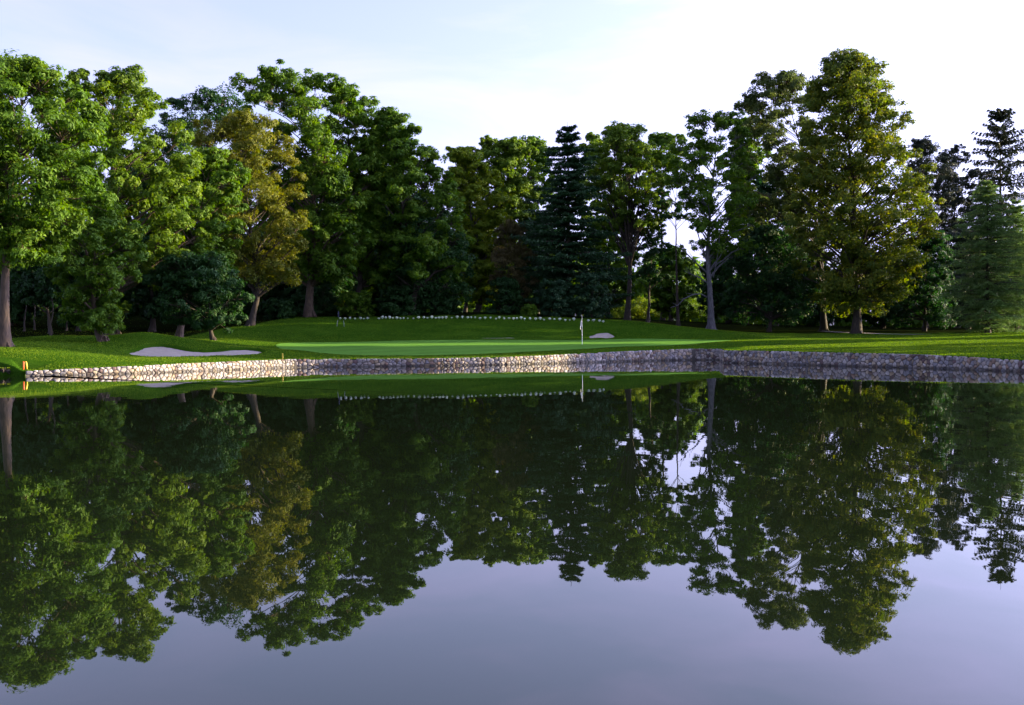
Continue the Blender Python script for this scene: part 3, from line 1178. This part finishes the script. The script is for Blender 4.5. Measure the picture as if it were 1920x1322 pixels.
# ---- left side
broadleaf(101, [(113, 5, 75), (150, -60, 125), (220, -110, 195), (300, -125, 215), (370, -110, 195), (430, -80, 160), (500, -50, 120)], (8, 650), 62, 0.32, (L_OAK, B_OAK),
          n_lobes=34, lobe=0.26, clumps=13, leaves=105, leaf=0.25, trunk_px=[(8, 655), (14, 500), (20, 410), (34, 300), (42, 245), (46, 150)], hollow=0.25, limb_min=0.5, name='oak_tree',
          label='tall oak at the left edge with a thick sunlit leaning trunk')
broadleaf(102, [(132, 165, 255), (170, 118, 290), (230, 120, 345), (300, 130, 375), (380, 130, 385), (440, 140, 375), (530, 170, 350)], (215, 622), 79, 0.36, (L_OAK2, B_OAK),
          n_lobes=32, lobe=0.25, clumps=12, leaves=100, leaf=0.28, trunk_px=[(208, 630), (210, 450), (214, 280), (212, 220), (205, 160)], name='oak_tree',
          label='pale green oak with bare bright upper limbs, second from the left')
broadleaf(103, [(345, 95, 190), (400, 78, 250), (480, 82, 275), (550, 95, 240), (624, 130, 228)], (195, 617), 71, 0.22, (L_OAK, B_OAK), n_lobes=24, lobe=0.30, clumps=12, leaves=95, leaf=0.24,
          name='oak_tree', label='smaller oak whose foliage hangs to the ground left of the round mound', under=0.8, low=0.02)
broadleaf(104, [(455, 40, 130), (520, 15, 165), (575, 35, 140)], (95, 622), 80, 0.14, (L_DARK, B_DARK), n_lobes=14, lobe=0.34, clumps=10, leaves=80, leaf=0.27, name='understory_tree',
          label='low dark understory tree between the leftmost oak trunk and its neighbour')
broadleaf(105, [(285, 360, 440), (330, 300, 460), (400, 270, 452), (480, 280, 445), (545, 300, 430)], (335, 605), 85, 0.26, (L_OAK, B_OAK), n_lobes=26, lobe=0.30, clumps=12, leaves=95, leaf=0.28,
          name='oak_tree', label='mid-height rounded oak in front of the golden tree')
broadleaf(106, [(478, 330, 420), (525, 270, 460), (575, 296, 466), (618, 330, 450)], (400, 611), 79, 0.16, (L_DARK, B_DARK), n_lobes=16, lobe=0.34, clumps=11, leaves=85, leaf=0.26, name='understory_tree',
          label='low dark tree with drooping branches right above the sand bunker', under=0.8, low=0.02)
broadleaf(107, [(212, 400, 475), (250, 360, 540), (330, 352, 566), (400, 375, 578), (470, 395, 575), (540, 430, 555)], (470, 600), 95, 0.28, (L_GOLD, B_DARK), n_lobes=30, lobe=0.25, clumps=13, leaves=95,
          leaf=0.27, ratio=0.5, clump_r=0.42, name='golden_tree', label='tree with golden brown turning leaves among the oaks')
broadleaf(108, [(172, 345, 430), (200, 296, 465), (280, 265, 480), (360, 265, 480), (450, 300, 470)], (390, 590), 124, 0.35, (L_DARK, B_DARK), n_lobes=24, lobe=0.30, clumps=11, leaves=75, leaf=0.36,
          name='oak_tree', label='dark oak top showing behind the golden tree')
broadleaf(109, [(131, 480, 600), (165, 442, 650), (230, 430, 700), (310, 450, 715), (390, 470, 715), (460, 490, 700), (530, 520, 670)], (582, 597), 104, 0.40, (L_OAK, B_OAK), n_lobes=38, lobe=0.23, clumps=13, leaves=100,
          leaf=0.33, trunk_px=[(578, 610), (582, 500), (588, 300), (575, 200)], name='oak_tree', label='broad tall oak right of the golden tree, tallest of the left group')
broadleaf(110, [(160, 622, 668), (205, 600, 725), (290, 600, 765), (380, 610, 780), (470, 620, 780), (540, 650, 750)], (655, 596), 108, 0.34, (L_OAK, B_DARK), n_lobes=30, lobe=0.27, clumps=12, leaves=92, leaf=0.33,
          name='oak_tree', label='oak with a peaked crown just right of the tallest left oak')
broadleaf(111, [(203, 700, 738), (250, 690, 790), (300, 688, 838), (380, 680, 868), (460, 690, 882), (530, 720, 870)], (770, 597), 106, 0.34, (L_OAK, B_DARK), n_lobes=32, lobe=0.26, clumps=12, leaves=95,
          leaf=0.33, name='oak_tree', label='oak sloping down to the right beside the yellow green tree')
broadleaf(112, [(400, 720, 850), (470, 695, 890), (540, 700, 900), (575, 740, 880)], (810, 596), 108, 0.2, (L_DARK, B_DARK), n_lobes=16, lobe=0.34, clumps=11, leaves=80, leaf=0.32, name='understory_tree',
          label='dark understory tree above the row of white border plants')
broadleaf(113, [(278, 838, 885), (325, 828, 930), (390, 838, 966), (450, 858, 974), (520, 860, 962), (565, 880, 940)], (893, 591), 121, 0.26, (L_YEL, B_DARK), n_lobes=32, lobe=0.30, clumps=14, leaves=92,
          leaf=0.34, name='yellow_tree', label='sunlit yellow green tree in the middle of the tree line')
broadleaf(114, [(260, 905, 985), (295, 888, 1012), (360, 900, 1015), (430, 910, 1005)], (960, 592), 140, 0.32, (L_OAK2, B_DARK), n_lobes=26, lobe=0.32, clumps=12, leaves=78, leaf=0.40, name='oak_tree',
          label='oak top between the yellow green tree and the dark pointed conifer')
broadleaf(115, [(415, 940, 985), (480, 915, 1008), (560, 920, 1012), (594, 935, 1000)], (962, 597), 112, 0.12, (L_WEEP, B_DARK), n_lobes=14, lobe=0.36, clumps=11, leaves=85, leaf=0.34, ratio=0.28, droop=1.5,
          name='weeping_shrub', label='brownish weeping shrub left of the dark pointed conifer', cat='shrub', under=0.9, low=0.02)

# ---- middle
conifer(120, 226, 1066, 112, [(262, 26), (300, 46), (360, 62), (430, 80), (500, 92), (560, 90), (598, 74)], (L_SPR, B_DARK), trunk_r=0.38, whorls=30, per=7, rise=0.16, sag=0.42, tip=0.26, stations=15, tufts=7,
        tuft=0.44, ratio=0.36, side=0.36, hang=0.3, jit=0.32, gap=0.08, name='spruce_tree', label='dark blue green conifer with a pointed top in the middle')
broadleaf(121, [(236, 1148, 1205), (270, 1106, 1226), (330, 1098, 1250), (395, 1105, 1256), (440, 1125, 1240)], (1176, 597), 124, 0.34, (L_OAK2, B_DARK), n_lobes=26, lobe=0.29, clumps=12, leaves=80,
          leaf=0.34, fork=(0.26, 0.48), name='vase_tree', label='tree with many upswept limbs right of the dark conifer')
broadleaf(122, [(430, 1195, 1245), (480, 1172, 1268), (535, 1185, 1258)], (1214, 597), 130, 0.2, (L_DARK, B_DARK), n_lobes=9, lobe=0.34, clumps=8, leaves=60, leaf=0.34, name='understory_tree',
          label='thin small tree behind the upswept tree, trunk slightly to its right')
broadleaf(123, [(252, 1215, 1280), (300, 1196, 1292), (352, 1200, 1275)], (1243, 598), 150, 0.28, (L_OAK, B_DARK), n_lobes=14, lobe=0.34, clumps=10, leaves=62, leaf=0.42, name='oak_tree',
          label='distant green treetop filling the notch above the bright sky gap')
broadleaf(124, [(212, 1300, 1385), (245, 1265, 1405), (320, 1248, 1425), (400, 1285, 1425), (450, 1295, 1415), (490, 1300, 1408)], (1332, 610), 114, 0.36, (L_OAK, B_GREY), n_lobes=26, lobe=0.26, clumps=11, leaves=72, leaf=0.31,
          trunk_px=[(1334, 620), (1330, 540), (1325, 470), (1330, 380), (1340, 280)], name='grey_trunk_tree', label='tree with a pale grey trunk and dead lower limbs')
broadleaf(125, [(330, 1250, 1295), (370, 1225, 1305), (415, 1240, 1300)], (1271, 603), 120, 0.20, (L_DARK, B_DARK), n_lobes=7, lobe=0.36, clumps=7, leaves=50, leaf=0.3,
          trunk_px=[(1272, 615), (1270, 480), (1268, 380), (1268, 340)], name='thin_tree', label='thin straight dark tree beside the sky gap, left of the grey trunk')

# ---- right
broadleaf(130, [(132, 1440, 1505), (180, 1386, 1535), (260, 1374, 1560), (340, 1378, 1560), (420, 1368, 1560), (500, 1400, 1555)], (1545, 621), 130, 0.36, (L_LINDG, B_DARK), trunk_px=[(1545, 626), (1540, 480), (1520, 350), (1480, 200)], n_lobes=46, lobe=0.27, clumps=11,
          leaves=80, leaf=0.36, name='linden_tree', label='grey green tree leaning out from behind the tallest right tree')
broadleaf(131, [(94, 1555, 1622), (140, 1526, 1664), (200, 1500, 1682), (280, 1498, 1712), (350, 1488, 1742), (405, 1478, 1772), (450, 1488, 1735), (520, 1500, 1718), (585, 1530, 1690)], (1606, 626), 118, 0.45,
          (L_LIND, B_DARK), n_lobes=66, lobe=0.215, clumps=12, leaves=84, leaf=0.34, flat=0.72, spread=1.15, name='linden_tree', label='tallest tree on the right, full crown edged with yellow sunlit leaves')
broadleaf(132, [(425, 1400, 1480), (490, 1350, 1520), (560, 1345, 1540), (606, 1365, 1530)], (1442, 616), 124, 0.22, (L_DARK, B_DARK), n_lobes=20, lobe=0.32, clumps=11, leaves=80, leaf=0.36, under=0.8, low=0.02,
          name='understory_tree', label='dark bushy tree between the grey trunk and the tallest right tree')
broadleaf(133, [(440, 1695, 1775), (510, 1660, 1795), (580, 1660, 1800), (612, 1675, 1790)], (1733, 620), 128, 0.2, (L_DARK, B_DARK), n_lobes=18, lobe=0.32, clumps=11, leaves=75, leaf=0.36, under=0.8, low=0.02,
          name='understory_tree', label='dark bushy tree right of the tallest right tree')
broadleaf(134, [(262, 1706, 1742), (310, 1690, 1790), (380, 1690, 1815), (450, 1700, 1815)], (1735, 620), 152, 0.3, (L_SPRD, B_DARK), n_lobes=22, lobe=0.28, clumps=11, leaves=65, leaf=0.46, ratio=0.3, name='pine_tree',
          label='dark brownish pine just right of the tallest right tree')
broadleaf(135, [(274, 1768, 1806), (312, 1750, 1832), (400, 1742, 1855), (480, 1750, 1855), (560, 1760, 1850)], (1795, 620), 156, 0.3, (L_SPRD, B_DARK), n_lobes=26, lobe=0.28, clumps=11, leaves=65, leaf=0.46, ratio=0.3,
          name='pine_tree', label='dark round-topped pine left of the bare pointed spruce')
conifer(136, 190, 1876, 158, [(222, 26), (262, 52), (310, 78), (350, 96), (420, 118), (500, 120), (590, 100)], (L_SPRD, B_DARK), trunk_r=0.4, whorls=26, per=7, rise=0.30, sag=0.50, tip=0.30, stations=15, tufts=8, tuft=0.55,
        ratio=0.36, side=0.20, hang=0.9, jit=0.18, name='spruce_tree', label='dark spruce with sparse spiky branches at the top right', gap=0.06)
conifer(137, 328, 1852, 114, [(370, 24), (420, 48), (470, 66), (530, 80), (590, 80), (622, 66)], (L_LARCH, B_DARK), trunk_r=0.24, whorls=30, per=7, rise=0.20, sag=0.34, tip=0.12, stations=15, tufts=7, tuft=0.40, ratio=0.17,
        side=0.34, hang=0.65, jit=0.25, name='larch_tree', label='feathery light green larch below the dark spruce')
conifer(138, 368, 1907, 119, [(410, 26), (470, 48), (540, 62), (600, 62), (620, 50)], (L_LARCH, B_DARK), trunk_r=0.2, whorls=26, per=6, rise=0.20, sag=0.34, tip=0.12, stations=14, tufts=7, tuft=0.40, ratio=0.17,
        side=0.34, hang=0.65, jit=0.25, name='larch_tree', label='second feathery larch at the right edge')

# ---- shrubs along the back of the ridge
SHR = [
    (201, [(548, 640, 690), (570, 632, 702), (594, 636, 700)], (667, 598), 105, L_OAK, 'round light green shrub left end of the white border plants'),
    (202, [(535, 560, 620), (565, 545, 640), (596, 552, 636)], (592, 600), 108, L_DARK, 'dark wide shrub left of the round light green shrub'),
    (203, [(548, 715, 765), (570, 695, 792), (595, 700, 790)], (742, 598), 106, L_DARK, 'dark shrub behind the left part of the white border plants'),
    (204, [(552, 800, 850), (572, 785, 866), (590, 790, 862)], (826, 597), 107, L_DARK, 'dark shrub left of the sunny gap under the yellow green tree'),
    (205, [(572, 985, 1000), (580, 977, 1008), (592, 979, 1006)], (992, 597), 106, L_OAK, 'small light shrub left of the dark conifer'),
    (206, [(525, 1020, 1068), (560, 1004, 1084), (594, 1010, 1080)], (1044, 598), 108, L_SPR, 'dark shrub under the left side of the dark conifer'),
    (207, [(515, 1085, 1135), (555, 1068, 1150), (597, 1072, 1148)], (1110, 602), 108, L_SPR, 'dark shrub under the right side of the dark conifer'),
    (208, [(520, 930, 965), (560, 908, 985), (594, 912, 980)], (945, 597), 110, L_DARK, 'dark shrub at the foot of the yellow green tree'),
    (209, [(565, 505, 545), (585, 495, 555), (600, 498, 552)], (525, 604), 103, L_DARK, 'low dark shrub where the ridge meets the wood'),
    (210, [(560, 1160, 1230), (580, 1140, 1250), (596, 1145, 1245)], (1196, 598), 165, L_YEL, 'sunlit yellow green bush seen between the trunks'),
    (211, [(560, 1240, 1310), (580, 1230, 1330), (598, 1235, 1325)], (1285, 600), 160, L_OAK2, 'green bush behind the thin straight tree'),
]
for sd, rw, bp_, dd, mt, lb in SHR:
    broadleaf(sd, rw, bp_, dd, 0.07, (mt, B_DARK), n_lobes=9, lobe=0.42, clumps=9, leaves=70, leaf=0.26, under=0.9, low=0.0, name='shrub', label=lb, cat='shrub', group='shrubs behind the ridge', fork=(0.05, 0.2), twig=False)

# ---- background wood
BACK = [
    (323, [(430, 115, 190), (500, 88, 215), (570, 92, 212), (606, 110, 195)], 150, 91, L_DARK, 'dark low tree behind the hanging oak left of the mound'),
    (324, [(440, 335, 400), (510, 310, 425), (570, 315, 420), (600, 335, 400)], 365, 101, L_DARK, 'dark low tree directly behind the drooping tree above the bunker'),
    (325, [(470, 545, 600), (540, 522, 622), (575, 525, 618), (598, 540, 605)], 572, 110, L_DARK, 'dark low tree at the foot of the tallest left oak'),
    (326, [(288, 845, 900), (340, 815, 925), (430, 820, 930), (540, 840, 910)], 872, 148, L_OAK, 'green background treetop behind the left side of the yellow green tree'),
    (327, [(255, 985, 1030), (320, 950, 1060), (420, 950, 1065), (530, 970, 1050)], 1008, 150, L_OAK, 'green background treetop left of the dark conifer tip'),
    (328, [(250, 1092, 1138), (310, 1070, 1165), (400, 1075, 1170), (500, 1090, 1150)], 1115, 150, L_OAK2, 'pale green background treetop right of the dark conifer tip'),
    (330, [(222, 1378, 1425), (290, 1350, 1450), (380, 1355, 1455), (470, 1370, 1440)], 1400, 148, L_OAK, 'green background tree between the grey trunk and the right group'),
    (331, [(245, 705, 760), (300, 665, 800), (420, 670, 800), (520, 690, 780)], 732, 142, L_OAK, 'green background tree behind the sloping oak and its peaked neighbour'),
    (322, [(462, 1235, 1285), (505, 1212, 1305), (560, 1215, 1308), (592, 1230, 1295)], 1258, 142, L_OAK, 'green tree just below the bright sky gap'),
    (316, [(420, -10, 60), (490, -40, 90), (560, -30, 80), (602, -10, 60)], 20, 92, L_DARK, 'dark low tree directly right of the leftmost oak trunk'),
    (317, [(400, 250, 320), (470, 225, 345), (545, 230, 345), (600, 250, 330)], 285, 98, L_DARK, 'dark tree in the gap between the hanging oak and the bunker tree'),
    (318, [(430, 470, 550), (500, 440, 580), (560, 450, 575), (596, 465, 560)], 510, 112, L_DARK, 'dark tree under the right side of the golden tree'),
    (319, [(430, 690, 760), (500, 660, 790), (560, 670, 780), (588, 690, 760)], 725, 118, L_DARK, 'dark tree between the peaked oak and the sloping oak'),
    (320, [(300, 560, 640), (380, 530, 680), (470, 540, 680), (560, 560, 660)], 605, 128, L_DARK, 'dark background tree behind the tallest left oak'),
    (321, [(330, 1420, 1490), (420, 1390, 1520), (510, 1395, 1520), (590, 1420, 1500)], 1455, 146, L_DARK, 'dark background tree behind the leaning grey green tree'),
    (301, [(300, -60, 20), (380, -90, 60), (480, -80, 60), (570, -60, 40)], -20, 112, L_DARK, 'dark background tree behind the leftmost oak trunk'),
    (302, [(270, 90, 170), (360, 60, 210), (480, 60, 210), (575, 80, 190)], 130, 118, L_DARK, 'dark background tree behind the second oak from the left'),
    (303, [(300, 210, 290), (380, 180, 330), (480, 180, 330), (570, 200, 310)], 255, 122, L_DARK, 'dark background tree between the second oak and the golden tree'),
    (304, [(330, 380, 460), (420, 340, 500), (500, 350, 500), (570, 370, 480)], 425, 135, L_DARK, 'dark background tree behind the foot of the golden tree'),
    (305, [(330, 500, 560), (410, 470, 600), (500, 470, 600), (565, 490, 580)], 535, 130, L_OAK, 'green background tree glimpsed between the oak trunks'),
    (306, [(340, 610, 690), (430, 580, 720), (520, 590, 720), (570, 600, 700)], 650, 135, L_YEL, 'yellowish background tree glowing between the oak trunks'),
    (307, [(350, 720, 800), (430, 690, 840), (520, 700, 830), (570, 720, 810)], 765, 138, L_DARK, 'dark background tree behind the sloping oak'),
    (308, [(400, 980, 1050), (470, 950, 1080), (540, 960, 1080), (580, 980, 1060)], 1020, 140, L_DARK, 'dark background tree behind the pointed conifer'),
    (309, [(400, 1110, 1170), (470, 1085, 1200), (540, 1090, 1200), (575, 1100, 1180)], 1140, 145, L_OAK, 'green background tree behind the upswept tree'),
    (310, [(470, 1330, 1400), (520, 1300, 1430), (580, 1310, 1430), (600, 1330, 1410)], 1365, 150, L_DARK, 'dark background tree behind the grey trunk'),
    (311, [(480, 1470, 1560), (530, 1440, 1590), (590, 1450, 1590), (606, 1460, 1570)], 1515, 152, L_DARK, 'dark background tree left of the tallest right trunk'),
    (312, [(470, 1620, 1690), (530, 1590, 1720), (590, 1600, 1720), (606, 1620, 1700)], 1655, 150, L_DARK, 'dark background tree right of the tallest right trunk'),
    (313, [(400, 1930, 2000), (480, 1890, 2040), (570, 1890, 2040), (606, 1910, 2020)], 1965, 150, L_DARK, 'dark background tree at the right edge behind the larches'),
    (314, [(430, 1780, 1850), (500, 1750, 1880), (580, 1760, 1880), (606, 1780, 1860)], 1815, 140, L_SPRD, 'dark background tree behind the first larch'),
    (315, [(400, 860, 930), (480, 830, 960), (540, 840, 950), (572, 850, 940)], 895, 150, L_OAK, 'green background tree behind the yellow green tree'),
]
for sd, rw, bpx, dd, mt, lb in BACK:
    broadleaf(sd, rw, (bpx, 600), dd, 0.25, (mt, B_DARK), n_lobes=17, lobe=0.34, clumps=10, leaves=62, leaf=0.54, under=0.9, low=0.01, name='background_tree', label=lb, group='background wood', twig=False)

# the wood far behind reads as one mass
def distant_wood():
    rng = np.random.default_rng(77)
    C, NR, AX = [], [], []
    for k in range(210):
        px = rng.uniform(-420, 2350)
        d = rng.uniform(168, 215)
        top = np.interp(px, [-400, 0, 1000, 1120, 1190, 1560, 1680, 1800, 2350], [15, 15, 13, 12, 10.0, 10.0, 12, 14, 15]) * rng.uniform(.75, 1.1)
        p0 = at(px, 640, d)
        zg = gz(p0[0], p0[1])
        R = rng.uniform(2.6, 4.2)
        for zc in np.arange(R * .3, top - R * .4, R * 0.9):
            nl = 150
            dv = unit(rng.normal(0, 1, (nl, 3)))
            C.append(np.array([p0[0], p0[1], zg + zc]) + dv * R * rng.uniform(.55, 1.05, (nl, 1)) + rng.normal(0, .4, 3))
            NR.append(unit(dv + rng.normal(0, .5, (nl, 3)) + np.array([0, 0, .3])))
            AX.append(unit(rng.normal(0, 1, (nl, 3)) + np.array([0, 0, -.4])))
    C, NR, AX = map(np.concatenate, (C, NR, AX))
    Ln = 1.25 * rng.uniform(.6, 1.3, len(C))
    o = put('distant_wood', leaf_mesh('distant_wood', C, NR, AX, Ln, Ln * .6, np.clip(rng.normal(.5, .25, len(C)), 0, 1)), L_OAK)
    tag(o, 'dense wood far behind the front trees, seen only through gaps', 'wood', kind='stuff')


distant_wood()

# thin sapling trunks on the shaded floor at the left come with small crowns high up
for sd, bpx, dd, lb in [(401, 45, 84, 'thin sapling nearest the leftmost oak trunk'), (402, 66, 88, 'thin sapling second from the leftmost oak trunk'), (403, 96, 76, 'slender sapling in front of the low dark tree'), (404, 124, 90, 'thin sapling right of the low dark tree')]:
    broadleaf(sd, [(500, bpx - 18, bpx + 18), (530, bpx - 30, bpx + 30), (562, bpx - 22, bpx + 22)], (bpx, 610), dd, 0.07, (L_DARK, B_DARK), n_lobes=5, lobe=0.5, clumps=6, leaves=45, leaf=0.24, name='sapling', label=lb,
              group='saplings at the left', twig=False)

# trees just outside the right edge: they shade the lawn and the green


def copy_tree(src, x, y, rz, s, label, group):
    r = src.copy()
    COL.objects.link(r)
    r.location = (x, y, gz(x, y) - 0.05)
    r.rotation_euler = (0, 0, rz)
    r.scale = (s, s, s)
    r['label'] = label
    r['group'] = group
    for ch in src.children:
        c = ch.copy()
        COL.objects.link(c)
        c.parent = r
    return r


SRC = [o for o in bpy.data.objects if o.get('label', '').startswith(('broad tall oak', 'oak with a peaked'))]
for k, (x, y, rz, s) in enumerate([(66, 61, 0.5, 0.70), (68, 66.5, 2.1, 0.72), (66, 72.5, 1.2, 0.70), (68, 78, 3.3, 0.72), (66, 92.8, 0.2, 1.3), (80, 98.5, 4.0, 1.35), (66, 111.5, 2.0, 1.25), (80, 116, 5.0, 1.35)]):
    copy_tree(SRC[k % 2], x, y, rz, s, 'leafy tree standing just outside the right edge of the photo', 'trees outside the right edge')


broadleaf(601, [(-34, 2420, 2480), (20, 2330, 2560), (100, 2300, 2590), (170, 2340, 2550), (195, 2380, 2510)], (2448, 640), 88.7, 0.4, (L_OAK, B_DARK), n_lobes=22, lobe=0.3, clumps=11, leaves=60, leaf=0.4,  # added unseen; crown kept high to shade the left oak trunk, not the wall
          limb_min=0.6, twig=False, name='added_shade_tree', label='tall tree added out of view, its high crown shaped to shade the left oak trunk', group='trees outside the right edge')

# dead limbs on the grey trunk
gt = [o for o in bpy.data.objects if o.name == 'grey_trunk_tree'][0]
gb = np.array(gt.location)
for pts, r0 in [([(1325, 511), (1306, 494), (1285, 473), (1268, 457)], 0.10), ([(1327, 531), (1312, 521), (1295, 514), (1283, 508)], 0.09), ([(1325, 557), (1314, 551), (1300, 552), (1283, 560), (1270, 573), (1257, 577)], 0.085),
                ([(1337, 520), (1343, 495), (1347, 465), (1349, 445)], 0.07), ([(1323, 480), (1312, 450), (1304, 425)], 0.09)]:
    mb = Mesh()
    P = np.array([at(px, py, 114 - 0.5 * i) - gb for i, (px, py) in enumerate(pts)])
    mb.tube(P, np.linspace(r0, 0.025, len(P)), 6)
    # side twigs
    for i in range(1, len(P) - 1):
        mb.tube([P[i], P[i] + (P[i + 1] - P[i]) * .8 + np.array([0, 0, .5])], [r0 * .4, .012], 4)
    put('dead_limb', mb.build('dead_limb'), B_GREY, gt)

# ------------------------------------------------------------------ white border plants along the ridge crest
L_WHITE = leaf_material('white_edged_leaf', (0.6, 0.7, 0.58), (0.76, 0.82, 0.72), (0.85, 0.88, 0.8), 0.15, noise=3.0)


def border_plant_mesh(seed):
    rng = np.random.default_rng(seed)
    V, Qd, TI = [], [], []
    nl = 26
    for i in range(nl):
        a = i * 2.39996 + rng.uniform(-.3, .3)
        tilt = 0.15 + 0.85 * (i / nl)
        d_ = np.array([math.cos(a), math.sin(a), 0])
        s = np.array([-d_[1], d_[0], 0])
        L = 0.17 + 0.07 * rng.uniform()
        w = 0.075
        n0 = 4 * 3 * i
        for k, (t0, t1) in enumerate(((0, .4), (.4, .75), (.75, 1.0))):
            def P(t):
                return d_ * (L * t * (0.35 + .75 * tilt)) + np.array([0, 0, 0.26 * (1 - .55 * tilt) * math.sin(min(t * 2.2, 2.1)) + 0.02])

            def wd(t):
                return w * (0.25 + 1.5 * t * (1.25 - t)) if t < 1 else 0.008
            V += [P(t0) - s * wd(t0), P(t0) + s * wd(t0), P(t1) + s * wd(t1), P(t1) - s * wd(t1)]
            Qd.append([n0 + 4 * k + q for q in range(4)])
            TI.append(np.clip(rng.normal(.5, .25), 0, 1))
    return mesh_quads('border_plant', np.array(V), np.array(Qd), False, np.array(TI))


BP = [border_plant_mesh(k) for k in range(5)]
for me in BP:
    me.materials.append(L_WHITE)
cols = list(np.arange(638, 672, 9.2)) + [676, 682, 689] + [710.5, 717]
x = 723.5
rr = random.Random(4)
while x < 1082:
    cols.append(x)
    x += rr.uniform(5.6, 11.0)
    if 998 < x < 1004:
        x = 1006
cols += [1103, 1113, 1124, 1131]
for k, px in enumerate(cols):
    if abs(px - 1091) < 4:
        continue
    p_ = at(px, 600, np.interp(px, [560, 640, 700, 900, 1000, 1070, 1130], [99, 100.6, 101.6, 101.6, 102.6, 102.6, 103.6]) + rr.uniform(-.3, .3))
    o = put('border_plant', BP[k % 5], None, loc=(p_[0], p_[1], gz(p_[0], p_[1]) - 0.01), rotz=rr.uniform(0, 6.28))
    s = rr.uniform(0.6, 1.1)
    o.scale = (s, s, s * rr.uniform(0.9, 1.3))
    where = 'in the short cluster at the left end of the border row' if px < 700 else ('in the border row just right of the flagstick' if px > 1095 else 'in the long border row on the ridge crest')
    tag(o, 'small white leafy plant ' + where, 'plant', 'white border plants')

# ------------------------------------------------------------------ flagstick, stakes, small things
M_WHITE = plain_material('white_paint', (0.80, 0.80, 0.78), 0.4, 0.05)
M_CLOTH = plain_material('flag_cloth', (0.86, 0.82, 0.76), 0.8, 0.05)
M_YELLOW = plain_material('yellow_paint', (0.75, 0.52, 0.04), 0.5, 0.08)
M_RED = plain_material('red_orange_paint', (0.70, 0.10, 0.02), 0.5, 0.08)
M_PALE = plain_material('weathered_stake', (0.22, 0.24, 0.25), 0.7, 0.1)
M_BLUE = plain_material('blue_grey_paint', (0.03, 0.035, 0.08), 0.5, 0.08)

fb = at(1091.6, 647.3, 83.5)
fb[2] = gz(fb[0], fb[1])
flag_top = at(1091, 597, 83.5)[2] - fb[2]
fr_ = put('flagstick', None, loc=fb)
tag(fr_, 'white flagstick with a limp white flag on the putting green', 'flagstick')
mb = Mesh()
mb.tube([(0, 0, -.1), (0, 0, flag_top * .5), (0, 0, flag_top)], [.02, .019, .017], 10)
put('pole', mb.build('pole'), M_WHITE, fr_)
mb = Mesh()
mb.tube([(0, 0, flag_top), (0, 0, flag_top + .02), (0, 0, flag_top + .05), (0, 0, flag_top + .06)], [.017, .034, .03, .004], 10)
put('knob', mb.build('knob'), M_WHITE, fr_)
mb = Mesh()
mb.tube([(0, 0, .012), (0, 0, .02), (0, 0, .026)], [.056, .054, .02], 14)
put('cup_rim', mb.build('cup_rim'), M_WHITE, fr_)
# limp cloth: folds hanging beside the pole
nu, nv = 22, 14
V = []
for i in range(nu):
    u = i / (nu - 1)
    for j in range(nv):
        v = j / (nv - 1)
        hang = v * (0.34 + 0.30 * u)
        spread_ = 0.05 + 0.13 * u * (0.45 + 0.55 * v)
        fold = 0.045 * math.sin(u * 13 + v * 1.2) * (0.35 + 0.65 * u)
        V.append((-.016 - spread_ * (0.55 + .45 * math.cos(u * 7 + v)) * .9, fold - .012, flag_top - .03 - 0.24 * u - hang))
Q = [(i * nv + j, (i + 1) * nv + j, (i + 1) * nv + j + 1, i * nv + j + 1) for i in range(nu - 1) for j in range(nv - 1)]
put('flag', mesh_quads('flag', np.array(V), np.array(Q), True), M_CLOTH, fr_)


def stake(px, py0, py1, d, mat, label, r=0.028, lean=0.0, cap=True):
    b = at(px, py1, d)
    b[2] = gz(b[0], b[1])
    h = (py1 - py0) * d / F_PX
    root = put('stake', None, loc=b)
    tag(root, label, 'stake')
    s = Mesh()
    for (w0, w1, z0, z1) in ((r * .6, r, -.15, 0), (r, r, 0, h * .93)):
        V = []
        for w, z in ((w0, z0), (w1, z1)):
            for sx, sy in ((-1, -1), (1, -1), (1, 1), (-1, 1)):
                V.append((sx * w + lean * max(z, 0), sy * w, z))
        s.add(V, [(0, 1, 5, 4), (1, 2, 6, 5), (2, 3, 7, 6), (3, 0, 4, 7)])
    put('post', s.build('post', False), mat, root)
    if cap:
        t = Mesh()
        z0, z1 = h * .93, h
        V = []
        for w, z in ((r, z0), (r * .45, z1)):
            for sx, sy in ((-1, -1), (1, -1), (1, 1), (-1, 1)):
                V.append((sx * w + lean * z, sy * w, z))
        t.add(V, [(0, 1, 5, 4), (1, 2, 6, 5), (2, 3, 7, 6), (3, 0, 4, 7), (4, 5, 6, 7)])
        put('tip', t.build('tip', False), mat, root)
    return root


stake(44.3, 687, 697, 54.0, M_RED, 'small orange red stake at the left end of the stone wall', 0.03)
stake(50.5, 685.5, 694.5, 54.2, M_YELLOW, 'small yellow stake leaning beside the orange red one', 0.03, lean=-0.22)
stake(530, 663, 672, 66.3, M_YELLOW, 'yellow stake on the grass where the wall turns to shade', 0.032)
stake(632, 611, 623, 95.5, M_PALE, 'thin pale stake leaning right on the dark slope, left of a pair', 0.022, lean=0.12)
stake(645.5, 611.5, 623.5, 95.5, M_PALE, 'thin pale stake leaning left on the dark slope, right of a pair', 0.018, lean=-0.08)
stake(634.5, 586, 597, 103.5, M_BLUE, 'dark blue post behind the first white border plants', 0.06)

# leafy clump at the water's edge, far left
broadleaf(501, [(690, 2, 18), (695, -6, 24), (702, -4, 22)], (9, 704), 53.6, 0.02, (L_YEL, B_DARK), n_lobes=9, lobe=0.45, clumps=9, leaves=40, leaf=0.09, under=0.9, low=0.0, name='waterside_plant',
          label='small yellow green plant at the water edge on the far left', cat='plant', fork=(0.05, 0.2), twig=False)
